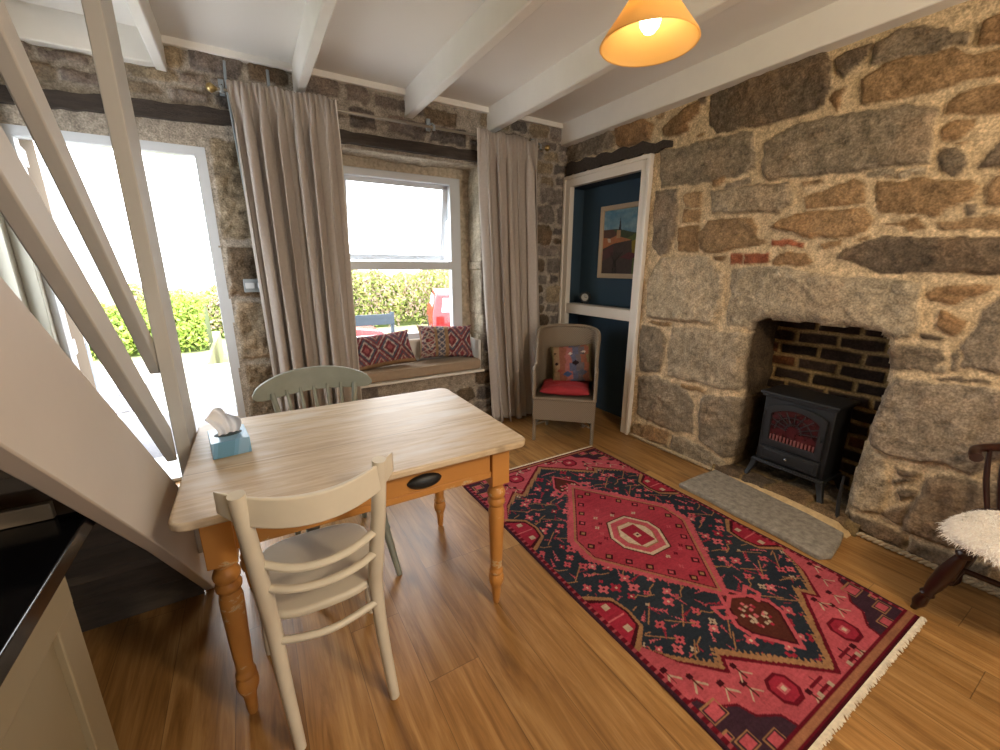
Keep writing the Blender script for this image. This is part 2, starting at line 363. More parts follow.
# stone outlines on the fireplace wall, in metres (along the wall y, height z)
STONES = [
('d',[(-1.325,2.43),(-1.402,2.529),(-1.914,2.479),(-1.986,2.383),(-2.006,2.246),(-1.984,2.173),(-1.828,2.159),(-1.645,2.176),(-1.399,2.187),(-1.343,2.251)]),
('g',[(-0.978,2.191),(-1.188,2.177),(-1.428,2.169),(-1.626,2.154),(-1.663,2.046),(-1.672,1.943),(-1.566,1.923),(-1.397,1.913),(-1.025,1.937),(-0.99,2.058)]),
('g',[(-1.705,2.079),(-1.882,2.126),(-2.103,2.118),(-2.309,2.101),(-2.433,2.047),(-2.434,1.943),(-2.433,1.832),(-2.327,1.839),(-2.216,1.842),(-1.927,1.853),(-1.755,1.865),(-1.704,1.943)]),
('b',[(-1.415,1.931),(-1.488,1.934),(-1.491,1.895),(-1.428,1.891)]),
('g',[(-1.507,1.893),(-1.593,1.902),(-1.654,1.892),(-1.659,1.864),(-1.575,1.858),(-1.511,1.864)]),
('g',[(-1.414,1.872),(-1.672,1.851),(-1.881,1.836),(-1.922,1.794),(-1.929,1.722),(-1.853,1.688),(-1.696,1.699),(-1.438,1.725)]),
('b',[(-1.969,1.747),(-2.077,1.786),(-2.181,1.817),(-2.232,1.773),(-2.243,1.685),(-2.094,1.688),(-1.991,1.69)]),
('b',[(-1.812,1.611),(-1.859,1.651),(-1.957,1.673),(-2.097,1.673),(-2.248,1.667),(-2.289,1.608),(-2.261,1.55),(-2.187,1.53),(-2.038,1.538),(-1.846,1.598)]),
('b',[(-1.355,1.601),(-1.415,1.684),(-1.563,1.683),(-1.7,1.673),(-1.743,1.616),(-1.752,1.559),(-1.814,1.528),(-1.691,1.499),(-1.501,1.471),(-1.384,1.497)]),
('b',[(-1.194,1.65),(-1.346,1.667),(-1.37,1.6),(-1.371,1.484),(-1.214,1.491)]),
('b',[(-1.214,1.866),(-1.258,1.875),(-1.349,1.858),(-1.361,1.769),(-1.225,1.781)]),
('b',[(-1.214,1.769),(-1.363,1.757),(-1.359,1.676),(-1.225,1.681)]),
('g',[(-0.974,1.928),(-1.153,1.909),(-1.179,1.77),(-1.184,1.598),(-1.148,1.49),(-1.066,1.457),(-0.995,1.523),(-0.977,1.757)]),
('r',[(-1.834,1.538),(-1.92,1.534),(-1.997,1.525),(-2.001,1.499),(-1.915,1.5),(-1.841,1.51)]),
('r',[(-1.602,1.466),(-1.671,1.467),(-1.678,1.405),(-1.608,1.407)]),
('r',[(-1.681,1.468),(-1.834,1.472),(-1.837,1.415),(-1.686,1.409)]),
('b',[(-1.492,1.456),(-1.578,1.448),(-1.553,1.411),(-1.52,1.418)]),
('b',[(-1.858,1.421),(-1.89,1.461),(-2.021,1.467),(-2.063,1.416),(-2.004,1.393),(-1.863,1.393)]),
('l',[(-1.076,1.447),(-1.267,1.454),(-1.454,1.459),(-1.512,1.393),(-1.577,1.337),(-1.587,1.23),(-1.58,1.113),(-1.552,1.015),(-1.358,1.007),(-1.156,1.009),(-0.997,1.016),(-0.981,1.214),(-1.005,1.363)]),
('l',[(-1.629,1.368),(-1.719,1.393),(-1.966,1.382),(-2.199,1.337),(-2.422,1.333),(-2.511,1.308),(-2.519,1.246),(-2.524,1.187),(-2.548,1.134),(-2.52,1.06),(-2.465,1.042),(-2.434,1.072),(-2.425,1.016),(-2.261,0.99),(-1.969,0.973),(-1.811,0.949),(-1.751,1.022),(-1.635,1.015),(-1.626,1.117),(-1.63,1.276)]),
('g',[(-1.234,0.966),(-1.455,0.972),(-1.68,0.979),(-1.806,0.98),(-1.842,0.828),(-1.855,0.663),(-1.762,0.606),(-1.583,0.588),(-1.38,0.589),(-1.243,0.591),(-1.215,0.784)]),
('g',[(-0.96,0.946),(-1.11,0.936),(-1.192,0.886),(-1.201,0.781),(-1.177,0.608),(-0.98,0.554),(-0.943,0.737)]),
('g',[(-0.963,0.521),(-1.117,0.568),(-1.266,0.547),(-1.413,0.522),(-1.48,0.419),(-1.495,0.212),(-1.365,0.178),(-1.181,0.18),(-0.978,0.197)]),
('g',[(-1.526,0.478),(-1.562,0.524),(-1.742,0.559),(-1.888,0.606),(-1.912,0.373),(-1.903,0.189),(-1.75,0.125),(-1.556,0.177),(-1.528,0.328)]),
('b',[(-0.964,0.121),(-1.146,0.151),(-1.314,0.16),(-1.291,0.051),(-1.082,0.006),(-0.956,-0.005)]),
('g',[(-1.336,0.154),(-1.47,0.152),(-1.57,0.128),(-1.752,0.111),(-1.819,0.036),(-1.636,-0.009),(-1.475,-0.007),(-1.329,0.041)]),
('b',[(-1.35,0.564),(-1.48,0.562),(-1.55,0.555),(-1.547,0.527),(-1.354,0.534)]),
('b',[(-0.991,0.984),(-1.227,0.995),(-1.214,0.964),(-1.108,0.951)]),
('g',[(-2.217,1.833),(-2.269,1.84),(-2.336,1.831),(-2.347,1.792),(-2.23,1.804)]),
('l',[(-2.347,1.819),(-2.386,1.822),(-2.431,1.812),(-2.433,1.783),(-2.353,1.791)]),
('b',[(-2.273,1.778),(-2.381,1.775),(-2.488,1.762),(-2.588,1.738),(-2.62,1.703),(-2.605,1.667),(-2.537,1.639),(-2.518,1.609),(-2.419,1.614),(-2.306,1.642),(-2.267,1.727)]),
('d',[(-2.458,1.847),(-2.474,1.883),(-2.519,1.881),(-2.562,1.838),(-2.57,1.799),(-2.547,1.77),(-2.514,1.772),(-2.481,1.799)]),
('d',[(-2.587,1.644),(-2.621,1.643),(-2.632,1.601),(-2.599,1.597)]),
('b',[(-2.509,1.587),(-2.594,1.593),(-2.694,1.595),(-2.773,1.584),(-2.782,1.539),(-2.705,1.54),(-2.542,1.549)]),
('b',[(-2.306,1.579),(-2.389,1.586),(-2.447,1.607),(-2.482,1.557),(-2.425,1.542),(-2.4,1.563)]),
('d',[(-2.174,1.433),(-2.198,1.491),(-2.327,1.525),(-2.537,1.512),(-2.711,1.51),(-2.804,1.505),(-2.84,1.378),(-2.741,1.365),(-2.566,1.36),(-2.358,1.357),(-2.256,1.397)]),
('b',[(-2.088,1.503),(-2.184,1.523),(-2.176,1.492),(-2.099,1.478)]),
('b',[(-2.221,1.522),(-2.279,1.535),(-2.278,1.518)]),
('b',[(-1.939,1.83),(-2.033,1.833),(-2.045,1.805),(-1.954,1.807)]),
('b',[(-2.643,1.631),(-2.64,1.7),(-2.666,1.733),(-2.719,1.725),(-2.752,1.612)]),
('d',[(-2.6,1.778),(-2.618,1.838),(-2.642,1.876),(-2.699,1.87),(-2.723,1.753)]),
('b',[(-2.493,1.906),(-2.554,1.896),(-2.539,1.884)]),
('d',[(-1.998,2.387),(-2.052,2.405),(-2.146,2.396),(-2.141,2.356),(-2.099,2.318),(-2.058,2.28),(-2.018,2.321)]),
('d',[(-2.152,2.392),(-2.234,2.41),(-2.321,2.382),(-2.399,2.344),(-2.401,2.318),(-2.481,2.304),(-2.478,2.262),(-2.351,2.277),(-2.257,2.286),(-2.149,2.294),(-2.157,2.338)]),
('b',[(-2.005,2.202),(-2.022,2.24),(-2.072,2.239),(-2.062,2.167),(-2.041,2.132)]),
('b',[(-2.123,2.248),(-2.216,2.285),(-2.311,2.284),(-2.439,2.256),(-2.499,2.211),(-2.569,2.209),(-2.652,2.191),(-2.668,2.114),(-2.505,2.124),(-2.419,2.119),(-2.308,2.128),(-2.131,2.14)]),
('b',[(-2.499,2.334),(-2.543,2.339),(-2.62,2.321),(-2.642,2.214),(-2.565,2.227),(-2.502,2.246)]),
('b',[(-2.453,2.06),(-2.475,2.088),(-2.593,2.089),(-2.687,2.068),(-2.71,1.955),(-2.616,1.98),(-2.529,2.004),(-2.458,2.023)]),
('b',[(-2.46,1.963),(-2.479,1.997),(-2.554,1.987),(-2.565,1.952),(-2.519,1.91),(-2.468,1.922)]),
('b',[(-2.542,1.27),(-2.565,1.303),(-2.613,1.311),(-2.652,1.31),(-2.692,1.319),(-2.731,1.314),(-2.714,1.279),(-2.672,1.26),(-2.639,1.229),(-2.556,1.241)]),
('b',[(-2.601,1.142),(-2.604,1.203),(-2.646,1.194),(-2.689,1.163),(-2.676,1.105),(-2.653,1.086),(-2.622,1.112)]),
('d',[(-2.549,1.079),(-2.563,1.091),(-2.637,1.075),(-2.623,1.056),(-2.552,1.058)]),
('d',[(-2.447,0.991),(-2.462,1.023),(-2.553,1.028),(-2.641,1.03),(-2.654,0.987),(-2.617,0.925),(-2.553,0.914),(-2.475,0.906)]),
('g',[(-2.621,0.931),(-2.633,0.953),(-2.674,0.965),(-2.677,0.938)]),
('d',[(-2.671,1.012),(-2.688,1.033),(-2.705,0.952),(-2.685,0.945)]),
('g',[(-2.694,1.037),(-2.712,1.131),(-2.727,1.214),(-2.759,1.275),(-2.84,1.286),(-2.923,0.98),(-2.824,0.954),(-2.709,0.965)]),
('d',[(-2.646,0.909),(-2.69,0.92),(-2.803,0.918),(-2.803,0.903),(-2.67,0.893)]),
('g',[(-2.455,0.649),(-2.472,0.794),(-2.519,0.868),(-2.649,0.879),(-2.784,0.886),(-2.91,0.896),(-3.012,0.617),(-2.895,0.606),(-2.836,0.494),(-2.749,0.515),(-2.673,0.501),(-2.558,0.484),(-2.469,0.49),(-2.455,0.585)]),
('g',[(-2.458,0.485),(-2.552,0.467),(-2.57,0.307),(-2.582,0.154),(-2.526,0.14),(-2.436,0.143),(-2.423,0.181),(-2.43,0.36)]),
('d',[(-2.602,0.425),(-2.68,0.436),(-2.675,0.406),(-2.614,0.393)]),
('d',[(-2.591,0.366),(-2.675,0.391),(-2.597,0.334)]),
('d',[(-2.615,0.31),(-2.691,0.354),(-2.69,0.312),(-2.639,0.26)]),
('d',[(-2.59,0.175),(-2.677,0.272),(-2.669,0.142),(-2.595,0.149)]),
('d',[(-2.708,0.426),(-2.794,0.477),(-2.918,0.49),(-3.078,0.507),(-3.123,0.295),(-3.045,0.243),(-2.833,0.134),(-2.755,0.124),(-2.677,0.116),(-2.667,0.21),(-2.697,0.323)]),
('d',[(-2.444,0.099),(-2.649,0.113),(-2.69,0.074),(-2.689,0.023),(-2.456,0.033)]),
('d',[(-2.708,0.094),(-2.819,0.106),(-2.972,0.12),(-2.968,0.056),(-2.786,0.018),(-2.704,0.029)]),
('g',[(0.07,2.369),(0.01,2.46),(-0.137,2.471),(-0.332,2.467),(-0.497,2.455),(-0.518,2.382),(-0.516,2.308),(-0.347,2.29),(0.043,2.301)]),
('b',[(-0.534,2.424),(-0.577,2.457),(-0.811,2.445),(-0.909,2.358),(-0.888,2.275),(-0.771,2.272),(-0.661,2.274),(-0.55,2.316)]),
('b',[(-0.898,2.425),(-0.98,2.425),(-0.987,2.383),(-0.944,2.382)]),
('b',[(-0.973,2.317),(-1.052,2.366),(-1.157,2.414),(-1.257,2.426),(-1.265,2.347),(-1.184,2.303),(-1.213,2.258),(-1.078,2.262),(-0.998,2.272)]),
('d',[(-1.242,2.432),(-1.305,2.43),(-1.309,2.395),(-1.261,2.398)]),
('b',[(-1.257,2.215),(-1.32,2.217),(-1.319,2.2),(-1.274,2.197)])]
OPENING = [(-1.775, 0.0), (-1.775, .098), (-1.80, .278), (-1.793, .484), (-1.779, .75), (-1.776, .975), (-1.785, 1.055), (-1.85, 1.087), (-2.0, 1.080), (-2.1, 1.092), (-2.2, 1.078), (-2.3, 1.09), (-2.41, 1.076), (-2.44, 1.043), (-2.465, .923), (-2.477, .798), (-2.459, .634), (-2.441, .461), (-2.432, .223), (-2.436, .072), (-2.436, 0.0)]
TRACED = [(-.02, 2.7), (-3.1, 2.7), (-3.1, 0), (-.02, 0)]
DOORHOLE = [(0.06, -0.01), (-.865, -0.01), (-.865, 2.09), (0.06, 2.09)]

TONES = {'g': ['#8f8270', '#978a76', '#85796a'], 'l': ['#a79a85', '#a0937d'], 'd': ['#6f6253', '#75695a', '#665a4d'], 'b': ['#94795a', '#8a6f52', '#9a8062'], 'r': ['#9a5c44', '#8e5640'],
         'p': ['#7d7672', '#726c69', '#857e79', '#6a6563']}  # grey tones for the window wall, flare haze put into the stone colour

def rubble_fill(u0, u1, v0, v1, rnd, avoid, hmin=.09, hmax=.24, wmin=.14, wmax=.52, tones='gdbb'):
    out = []; v = v0
    while v < v1:
        h = rnd.uniform(hmin, hmax); u = u0 - rnd.uniform(0, .2)
        while u < u1:
            w = rnd.uniform(wmin, wmax) * (0.6 + h * 2.2)
            rows = [(v, h)] if (h < .17 or rnd.random() < .6) else [(v, h * .48), (v + h * .5, h * .5)]
            for vv, hh in rows:
                g = rnd.uniform(.010, .02); a = [u + g, u + w - g]; b = [vv + g * .8, vv + hh - g * .8]
                j = lambda s_: rnd.uniform(-s_, s_)
                k = min(w, hh) * .13
                p = [(a[0] + k + j(.01), b[0] + j(.01)), ((a[0] + a[1]) / 2 + j(.03), b[0] + j(.012)), (a[1] - k + j(.01), b[0] + j(.012)), (a[1] + j(.012), b[0] + k * 1.3), (a[1] + j(.014), b[1] - k * 1.5),
                     (a[1] - k * 1.3, b[1] + j(.01)), ((a[0] + a[1]) / 2 + j(.03), b[1] + j(.015)), (a[0] + k, b[1] + j(.01)), (a[0] + j(.012), b[1] - k * 1.2), (a[0] + j(.01), b[0] + k)]
                cu = np.array([q[0] for q in p] + [sum(q[0] for q in p) / len(p)]); cv = np.array([q[1] for q in p] + [sum(q[1] for q in p) / len(p)])
                bad = any(inside(cu, cv, A).any() for A in avoid)
                if not bad: out.append((rnd.choice(tones), p))
            u += w
        v += h
    return out

def stone_wall(name, u0, u1, v0, v1, res, stones, holes, to3d, mortar='#bfa988', relief=.030, seed=1, solid=0.0, out=(1, 0, 0), warm=1.0, hole_round=None):
    nu = int((u1 - u0) / res) + 1; nv = int((v1 - v0) / res) + 1
    us = np.linspace(u0, u1, nu); vs = np.linspace(v0, v1, nv)
    U, V = np.meshgrid(us, vs, indexing='ij')
    Uw = U + (vnoise(U, V, 14, seed, 3) - .5) * .035; Vw = V + (vnoise(U, V, 14, seed + 5, 3) - .5) * .035
    H = (vnoise(U, V, 30, seed + 9, 2) - .5) * .006
    mc = np.array(srgb(mortar))
    C = mc * (0.86 + .28 * vnoise(U, V, 22, seed + 2, 3))[..., None]
    big = vnoise(U, V, 5, seed + 3, 4); fine = vnoise(U, V, 55, seed + 4, 2); mid = vnoise(U, V, 17, seed + 8, 3)
    rnd = random.Random(seed)
    for cls, poly in stones:
        a = np.array(poly); lo = a.min(0) - .05; hi = a.max(0) + .05
        i0, i1 = np.searchsorted(us, [lo[0], hi[0]]); j0, j1 = np.searchsorted(vs, [lo[1], hi[1]])
        if i1 - i0 < 2 or j1 - j0 < 2: continue
        s = (slice(i0, i1), slice(j0, j1))
        u, v = Uw[s], Vw[s]
        ins = inside(u, v, poly); d = edge_dist(u, v, poly) * np.where(ins, 1, -1)
        size = min(hi[0] - lo[0], hi[1] - lo[1]) - .1
        ew = min(.030, .010 + size * .08)
        t = np.clip((d + .003) / ew, 0, 1); t = 1 - (1 - t) ** 2.4
        rel = relief * rnd.uniform(.55, 1.15) * min(1, .45 + size * 3)
        tilt = (u - a[:, 0].mean()) * rnd.uniform(-.035, .035) + (v - a[:, 1].mean()) * rnd.uniform(-.05, .05)
        hh = t * (rel + tilt + (big[s] - .5) * .034 + (mid[s] - .5) * .024 + (fine[s] - .5) * .010)
        H[s] = np.where(d > -.003, hh, H[s])
        base = np.array(srgb(rnd.choice(TONES[cls]))) * rnd.uniform(.76, 1.06)
        mott = (.50 + .55 * mid[s] + .45 * big[s])[..., None] * np.array([1.02, 1.0, .96])
        rust = np.clip((big[s] - .52) * 4, 0, 1)[..., None] * (0.5 if cls in 'b' else .2)
        cc = base * mott * (1 - rust) + rust * np.array(srgb('#8c6a48')) * mott
        crk = np.abs(vnoise(U[s] + 7, V[s] * 1.6, 6, seed + 13, 3) - .5); cc = cc * (1 - .35 * np.clip(1 - crk / .012, 0, 1) * (size > .1))[..., None]
        hh = hh - .008 * np.clip(1 - crk / .014, 0, 1) * t * (size > .1); H[s] = np.where(d > -.003, hh, H[s])
        cc = cc * (.86 + .28 * fine[s])[..., None]
        al = np.clip((d + .004) / .007, 0, 1)[..., None]
        C[s] = C[s] * (1 - al) + cc * al
    keep = None
    cu = (U[:-1, :-1] + U[1:, 1:]) / 2; cv = (V[:-1, :-1] + V[1:, 1:]) / 2
    keep = np.ones(cu.shape, bool)
    for hpoly in holes: keep &= ~inside(cu, cv, hpoly)
    if hole_round is not None:
        d = edge_dist(U, V, hole_round)
        H -= np.clip(1 - d / .05, 0, 1) ** 2 * .035
    P = to3d(U, V, H)
    me = grid_mesh(name, P, C, keep)
    return me, (U, V)

def extrude_hole(me, test, steps, delta, darken=1.0, wobble=.006, seed=3, tint=None):
    """run the ragged edge of an opening back through the wall"""
    bm = bmesh.new(); bm.from_mesh(me); cl = bm.verts.layers.float_color['Col']
    edges = [e for e in bm.edges if e.is_boundary and all(test(v.co) for v in e.verts)]
    rnd = random.Random(seed)
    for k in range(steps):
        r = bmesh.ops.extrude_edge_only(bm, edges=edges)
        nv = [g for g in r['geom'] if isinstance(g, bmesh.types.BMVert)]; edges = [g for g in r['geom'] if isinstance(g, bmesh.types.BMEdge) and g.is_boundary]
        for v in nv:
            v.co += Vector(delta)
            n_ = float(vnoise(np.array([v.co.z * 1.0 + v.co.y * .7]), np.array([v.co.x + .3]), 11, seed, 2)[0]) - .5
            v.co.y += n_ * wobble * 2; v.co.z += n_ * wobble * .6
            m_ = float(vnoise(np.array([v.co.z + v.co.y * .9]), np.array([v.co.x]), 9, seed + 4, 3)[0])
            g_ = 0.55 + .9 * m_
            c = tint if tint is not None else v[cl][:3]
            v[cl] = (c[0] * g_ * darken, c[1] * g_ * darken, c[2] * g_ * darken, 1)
    for f in bm.faces: f.smooth = True
    bmesh.ops.recalc_face_normals(bm, faces=bm.faces)
    loose = [v for v in bm.verts if not v.link_faces]
    bmesh.ops.delete(bm, geom=loose, context='VERTS')
    bm.to_mesh(me); bm.free()

rnd = random.Random(11)
# fireplace wall (x = 0)
fill = rubble_fill(YF, -2.62, 0, 2.6, rnd, [[(-2.80, -1), (1, -1), (1, 3), (-2.80, 3)]] + [[((a - cx_) * 1.12 + cx_, (b - cz_) * 1.12 + cz_) for a, b in q] for q, cx_, cz_ in [(q, sum(a for a, b in q) / len(q), sum(b for a, b in q) / len(q)) for c_, q in STONES]])
me, _ = stone_wall('wall_right', YF - .1, 0.16, 0, 2.62, .009, STONES + fill, [OPENING, DOORHOLE], lambda U, V, H: np.stack([-H + .006, U, V], -1), hole_round=OPENING, seed=4)
extrude_hole(me, lambda c: -2.6 < c.y < -1.7 and c.z < 1.2 and c.z > 0.012 or (-2.6 < c.y < -1.7 and c.z > .02), 6, (.062, 0, 0), darken=.30, tint=srgb('#8a7358'))  # cheeks darkened in colour, for soot and for shade inside the niche
wall_right = struct(link_mesh('wall_right', me, M_stone))
# solid mass behind the facing
mb = MB(); mb.box(.05, .45, YF - .2, -2.56, 0, ZC); mb.box(.05, .45, -1.70, -.93, 0, ZC); mb.box(.05, .45, -2.56, -1.70, 1.16, ZC); mb.box(.05, .45, -.93, .5, 2.12, ZC)
struct(mb.build('wall_right_core', mk('rubble_core', '#6b5c4a', rough=.95), smooth=False))

# window wall (y = WY)
DOOR_X0, DOOR_X1, DOOR_Z = -3.60, -2.755, 2.075
WIN_X0, WIN_X1, WIN_Z0, WIN_Z1 = -2.03, -0.885, 0.47, 2.185
wdoor = [(DOOR_X0, -1), (DOOR_X1, -1), (DOOR_X1 - .012, .6), (DOOR_X1 + .006, 1.1), (DOOR_X1 - .008, 1.5), (DOOR_X1, DOOR_Z), (DOOR_X0, DOOR_Z)]
wwin = [(WIN_X0, WIN_Z0), (WIN_X1, WIN_Z0), (WIN_X1 + .008, .9), (WIN_X1 - .006, 1.4), (WIN_X1 + .006, 1.8), (WIN_X1, WIN_Z1), (WIN_X0, WIN_Z1)]
lint1 = [(-2.12, 2.195), (-.80, 2.195), (-.80, 2.285), (-2.12, 2.285)]
lint2 = [(-3.62, 2.15), (-2.60, 2.19), (-2.60, 2.285), (-3.62, 2.25)]
avoid = [wdoor, wwin, lint1, lint2]
manual = [('p', [(-1.72, 2.47), (-1.3, 2.46), (-1.3, 2.53), (-1.72, 2.54)]), ('d', [(-1.36, 2.42), (-1.1, 2.42), (-1.1, 2.52), (-1.36, 2.52)]), ('p', [(-1.9, 2.31), (-1.72, 2.31), (-1.72, 2.43), (-1.9, 2.43)]), ('p', [(-1.64, 2.31), (-1.36, 2.30), (-1.36, 2.42), (-1.64, 2.42)]), ('p', [(-1.32, 2.30), (-1.02, 2.30), (-1.02, 2.41), (-1.32, 2.41)]),
          ('g', [(-2.74, 1.55), (-2.44, 1.55), (-2.42, 2.12), (-2.72, 2.12)]), ('d', [(-2.74, 1.2), (-2.5, 1.18), (-2.42, 1.5), (-2.72, 1.5)]), ('g', [(-2.74, .78), (-2.4, .76), (-2.38, 1.14), (-2.72, 1.15)]), ('g', [(-2.74, .3), (-2.36, .3), (-2.36, .74), (-2.72, .73)])]
manb = [m_[1] for m_ in manual]
fill = rubble_fill(XL, .05, 0, 2.6, rnd, avoid + manb, tones='pppgd', wmin=.16, wmax=.34, hmin=.08, hmax=.2)
me, _ = stone_wall('wall_back', XL - .1, .03, 0, 2.62, .011, manual + fill, [wdoor, wwin], lambda U, V, H: np.stack([U, WY - H + .006, V], -1), mortar='#a0978b', seed=21, relief=.022)  # mortar greyed to suit, with the same haze put into its colour
extrude_hole(me, lambda c: (-2.2 < c.x < -.8 and .4 < c.z < 2.3), 6, (0, .045, 0), wobble=.016, tint=srgb('#a89d8a'), darken=1.0)
wall_back = struct(link_mesh('wall_back', me, M_stone))
mb = MB(); y0, y1 = WY + .05, .48
mb.box(XL - .2, DOOR_X0, y0, y1, 0, ZC); mb.box(DOOR_X1 + .03, WIN_X0 - .03, y0, y1, 0, ZC); mb.box(WIN_X1 + .03, .05, y0, y1, 0, ZC)
mb.box(DOOR_X0, DOOR_X1 + .03, y0, y1, DOOR_Z + .03, ZC); mb.box(WIN_X0 - .03, WIN_X1 + .03, y0, y1, WIN_Z1 + .03, ZC); mb.box(WIN_X0 - .03, WIN_X1 + .03, y0, y1, 0, WIN_Z0 - .03)
struct(mb.build('wall_back_core', bpy.data.materials['rubble_core'], smooth=False))

# old timber lintels
def lintel(name, x0, x1, z0, z1, dz, seed):
    mb = MB(); n = 22; r_ = random.Random(seed); rings = []
    for i in range(n + 1):
        t = i / n; x = x0 + (x1 - x0) * t; zz = dz * t; j = lambda s_: r_.uniform(-s_, s_)
        e = .7 if i in (0, n) else 1
        rings.append([Vector((x, WY - .028 + j(.003), z0 + zz + j(.005) + (1 - e) * .03)), Vector((x, WY - .03 + j(.003), z1 + zz + j(.006) - (1 - e) * .03)), Vector((x, WY + .06, z1 + zz)), Vector((x, WY + .06, z0 + zz))])
    mb.ring_sweep(rings)
    return struct(mb.build(name, M_darkwood, angle=60))
lintel('trim_1', -2.14, -.78, 2.20, 2.275, 0.0, 1)
lintel('trim_2', -3.62, -2.60, 2.155, 2.235, 0.05, 2)
mb = MB(); rings = []
for i in range(19):
    t = i / 18; y = .02 - 1.10 * t; z = 2.185 + .012 * math.sin(i * 1.9); hh = .10 * (1 - .25 * t) if t < .8 else .075 * (1 - (t - .8) * 2.5)
    rings.append([Vector((-.028, y, z)), Vector((-.03, y, z + hh)), Vector((.05, y, z + hh)), Vector((.05, y, z))])
struct(mb.ring_sweep(rings).build('trim_3', M_darkwood, angle=60))

# left wall with its window, wall behind the viewer with its window
M_plaster = mk('plaster', '#b9b7aa', rough=.85)
mb = MB(); wy0, wy1, wz0, wz1 = -.95, -.045, .98, 2.02
mb.box(XL - .2, XL, YF, wy0, 0, ZC); mb.box(XL - .2, XL, wy1, WY + .1, 0, ZC); mb.box(XL - .2, XL, wy0, wy1, 0, wz0); mb.box(XL - .2, XL, wy0, wy1, wz1, ZC)
struct(mb.build('wall_left', M_plaster, smooth=False))
mb = MB(); mb.box(XL - .2, -1.9, YF - .2, YF, 0, ZC); mb.box(-.8, .45, YF - .2, YF, 0, ZC); mb.box(-1.9, -.8, YF - .2, YF, 0, .95); mb.box(-1.9, -.8, YF - .2, YF, 1.95, ZC)
struct(mb.build('wall_front', M_plaster, smooth=False))

def window_frame(name, rects, axis, a0, a1, pane, pa, mat=M_upvc):
    """rects: frame members in (u, z); axis 'y' -> u is x; axis 'x' -> u is y"""
    root = bpy.data.objects.new(name, None); COL.objects.link(root); struct(root)
    mb = MB()
    for (u0, u1, z0, z1) in rects:
        if axis == 'y': mb.box(u0, u1, a0, a1, z0, z1)
        else: mb.box(a0, a1, u0, u1, z0, z1)
    mb.build('window_frame', mat, root, bevel=.006)
    for i, (u0, u1, z0, z1) in enumerate(pane):
        mb = MB()
        if axis == 'y': mb.box(u0, u1, pa, pa + .006, z0, z1)
        else: mb.box(pa, pa + .006, u0, u1, z0, z1)
        mb.build('pane', M_glass, root, smooth=False)
    return root
# main window: fixed light below, top hung opening light above
WX0, WX1, WZ0, WZ1 = -2.00, -.970, .765, 2.108
w1 = window_frame('window_1', [(WX0, WX0 + .06, WZ0, WZ1), (WX1 - .095, WX1, WZ0, WZ1), (WX0, WX1, WZ1 - .055, WZ1), (WX0, WX1, WZ0, WZ0 + .055), (WX0 + .05, WX1 - .05, 1.36, 1.425)], 'y', .29, .36,
                  [(WX0 + .05, WX1 - .09, WZ0 + .05, 1.37)], .325)
piv = Vector((0, .35, WZ1 - .06)); tilt = Matrix.Rotation(math.radians(11), 3, 'X')
def tilted(mb, x0, x1, y0, y1, z0, z1):
    vs = [piv + tilt @ (Vector((x, y, z)) - piv) for x in (x0, x1) for y in (y0, y1) for z in (z0, z1)]
    mb.add(vs, [(0, 1, 3, 2), (4, 6, 7, 5), (0, 4, 5, 1), (2, 3, 7, 6), (0, 2, 6, 4), (1, 5, 7, 3)])
mb = MB(); sx0, sx1, sz0, sz1 = WX0 + .06, WX1 - .088, 1.428, WZ1 - .045
for a in [(sx0, sx0 + .045, .34, .38, sz0, sz1), (sx1 - .045, sx1, .34, .38, sz0, sz1), (sx0, sx1, .34, .38, sz0, sz0 + .045), (sx0, sx1, .34, .38, sz1 - .045, sz1)]: tilted(mb, *a)
sash = mb.build('opening_sash', M_upvc, w1, bevel=.005)
mb = MB(); tilted(mb, sx0 + .04, sx1 - .04, .357, .363, sz0 + .04, sz1 - .04); mb.build('pane', M_glass, sash, smooth=False)
mb = MB(); tilted(mb, -1.36, -1.24, .325, .34, sz0 + .012, sz0 + .028); tilted(mb, -1.33, -1.31, .31, .34, sz0 + .008, sz0 + .032); mb.build('window_handle', M_upvc, sash, bevel=.002)
mb = MB(); tilted(mb, sx1 + .002, sx1 + .010, .345, .36, sz1 - .3, sz1 - .05); mb.build('window_stay', M_steel, sash)
# reveal boards beside and below the main window
mb = MB(); mb.box(WIN_X0, WIN_X1 - .02, .285, .34, .47, WZ0); mb.box(WIN_X1 - .035, WIN_X1 - .012, .07, .30, .47, .745); mb.box(WIN_X0 - .0, WIN_X1 - .02, .25, .31, WZ0 - .02, WZ0 + .006)
struct(mb.build('trim_4', M_white, bevel=.003))
mb = MB(); mb.box(WIN_X0 + .0, WX0 + .005, .27, .36, WIN_Z0, WIN_Z1); mb.box(WX1 - .004, WIN_X1 + .03, .31, .36, WIN_Z0, WIN_Z1 + .02); mb.box(WIN_X0, WIN_X1 + .03, .30, .36, WZ1 - .004, WIN_Z1 + .05)
struct(mb.build('trim_5', mk('reveal_mortar', '#b9ad9a', rough=.95, var=.3, scale=30, bump=.5, bscale=60), smooth=False))
w2 = window_frame('window_2', [(wy0, wy0 + .06, wz0, wz1), (wy1 - .06, wy1, wz0, wz1), (wy0, wy1, wz1 - .06, wz1), (wy0, wy1, wz0, wz0 + .06), ((wy0 + wy1) / 2 - .03, (wy0 + wy1) / 2 + .03, wz0, wz1)], 'x', XL - .12, XL - .06, [(wy0 + .05, wy1 - .05, wz0 + .05, wz1 - .05)], XL - .09)
struct(MB().box(XL, DOOR_X0 + .004, WY - .04, WY + .06, 0, 2.1).build('trim_16', M_plaster, bevel=.004)) if False else None
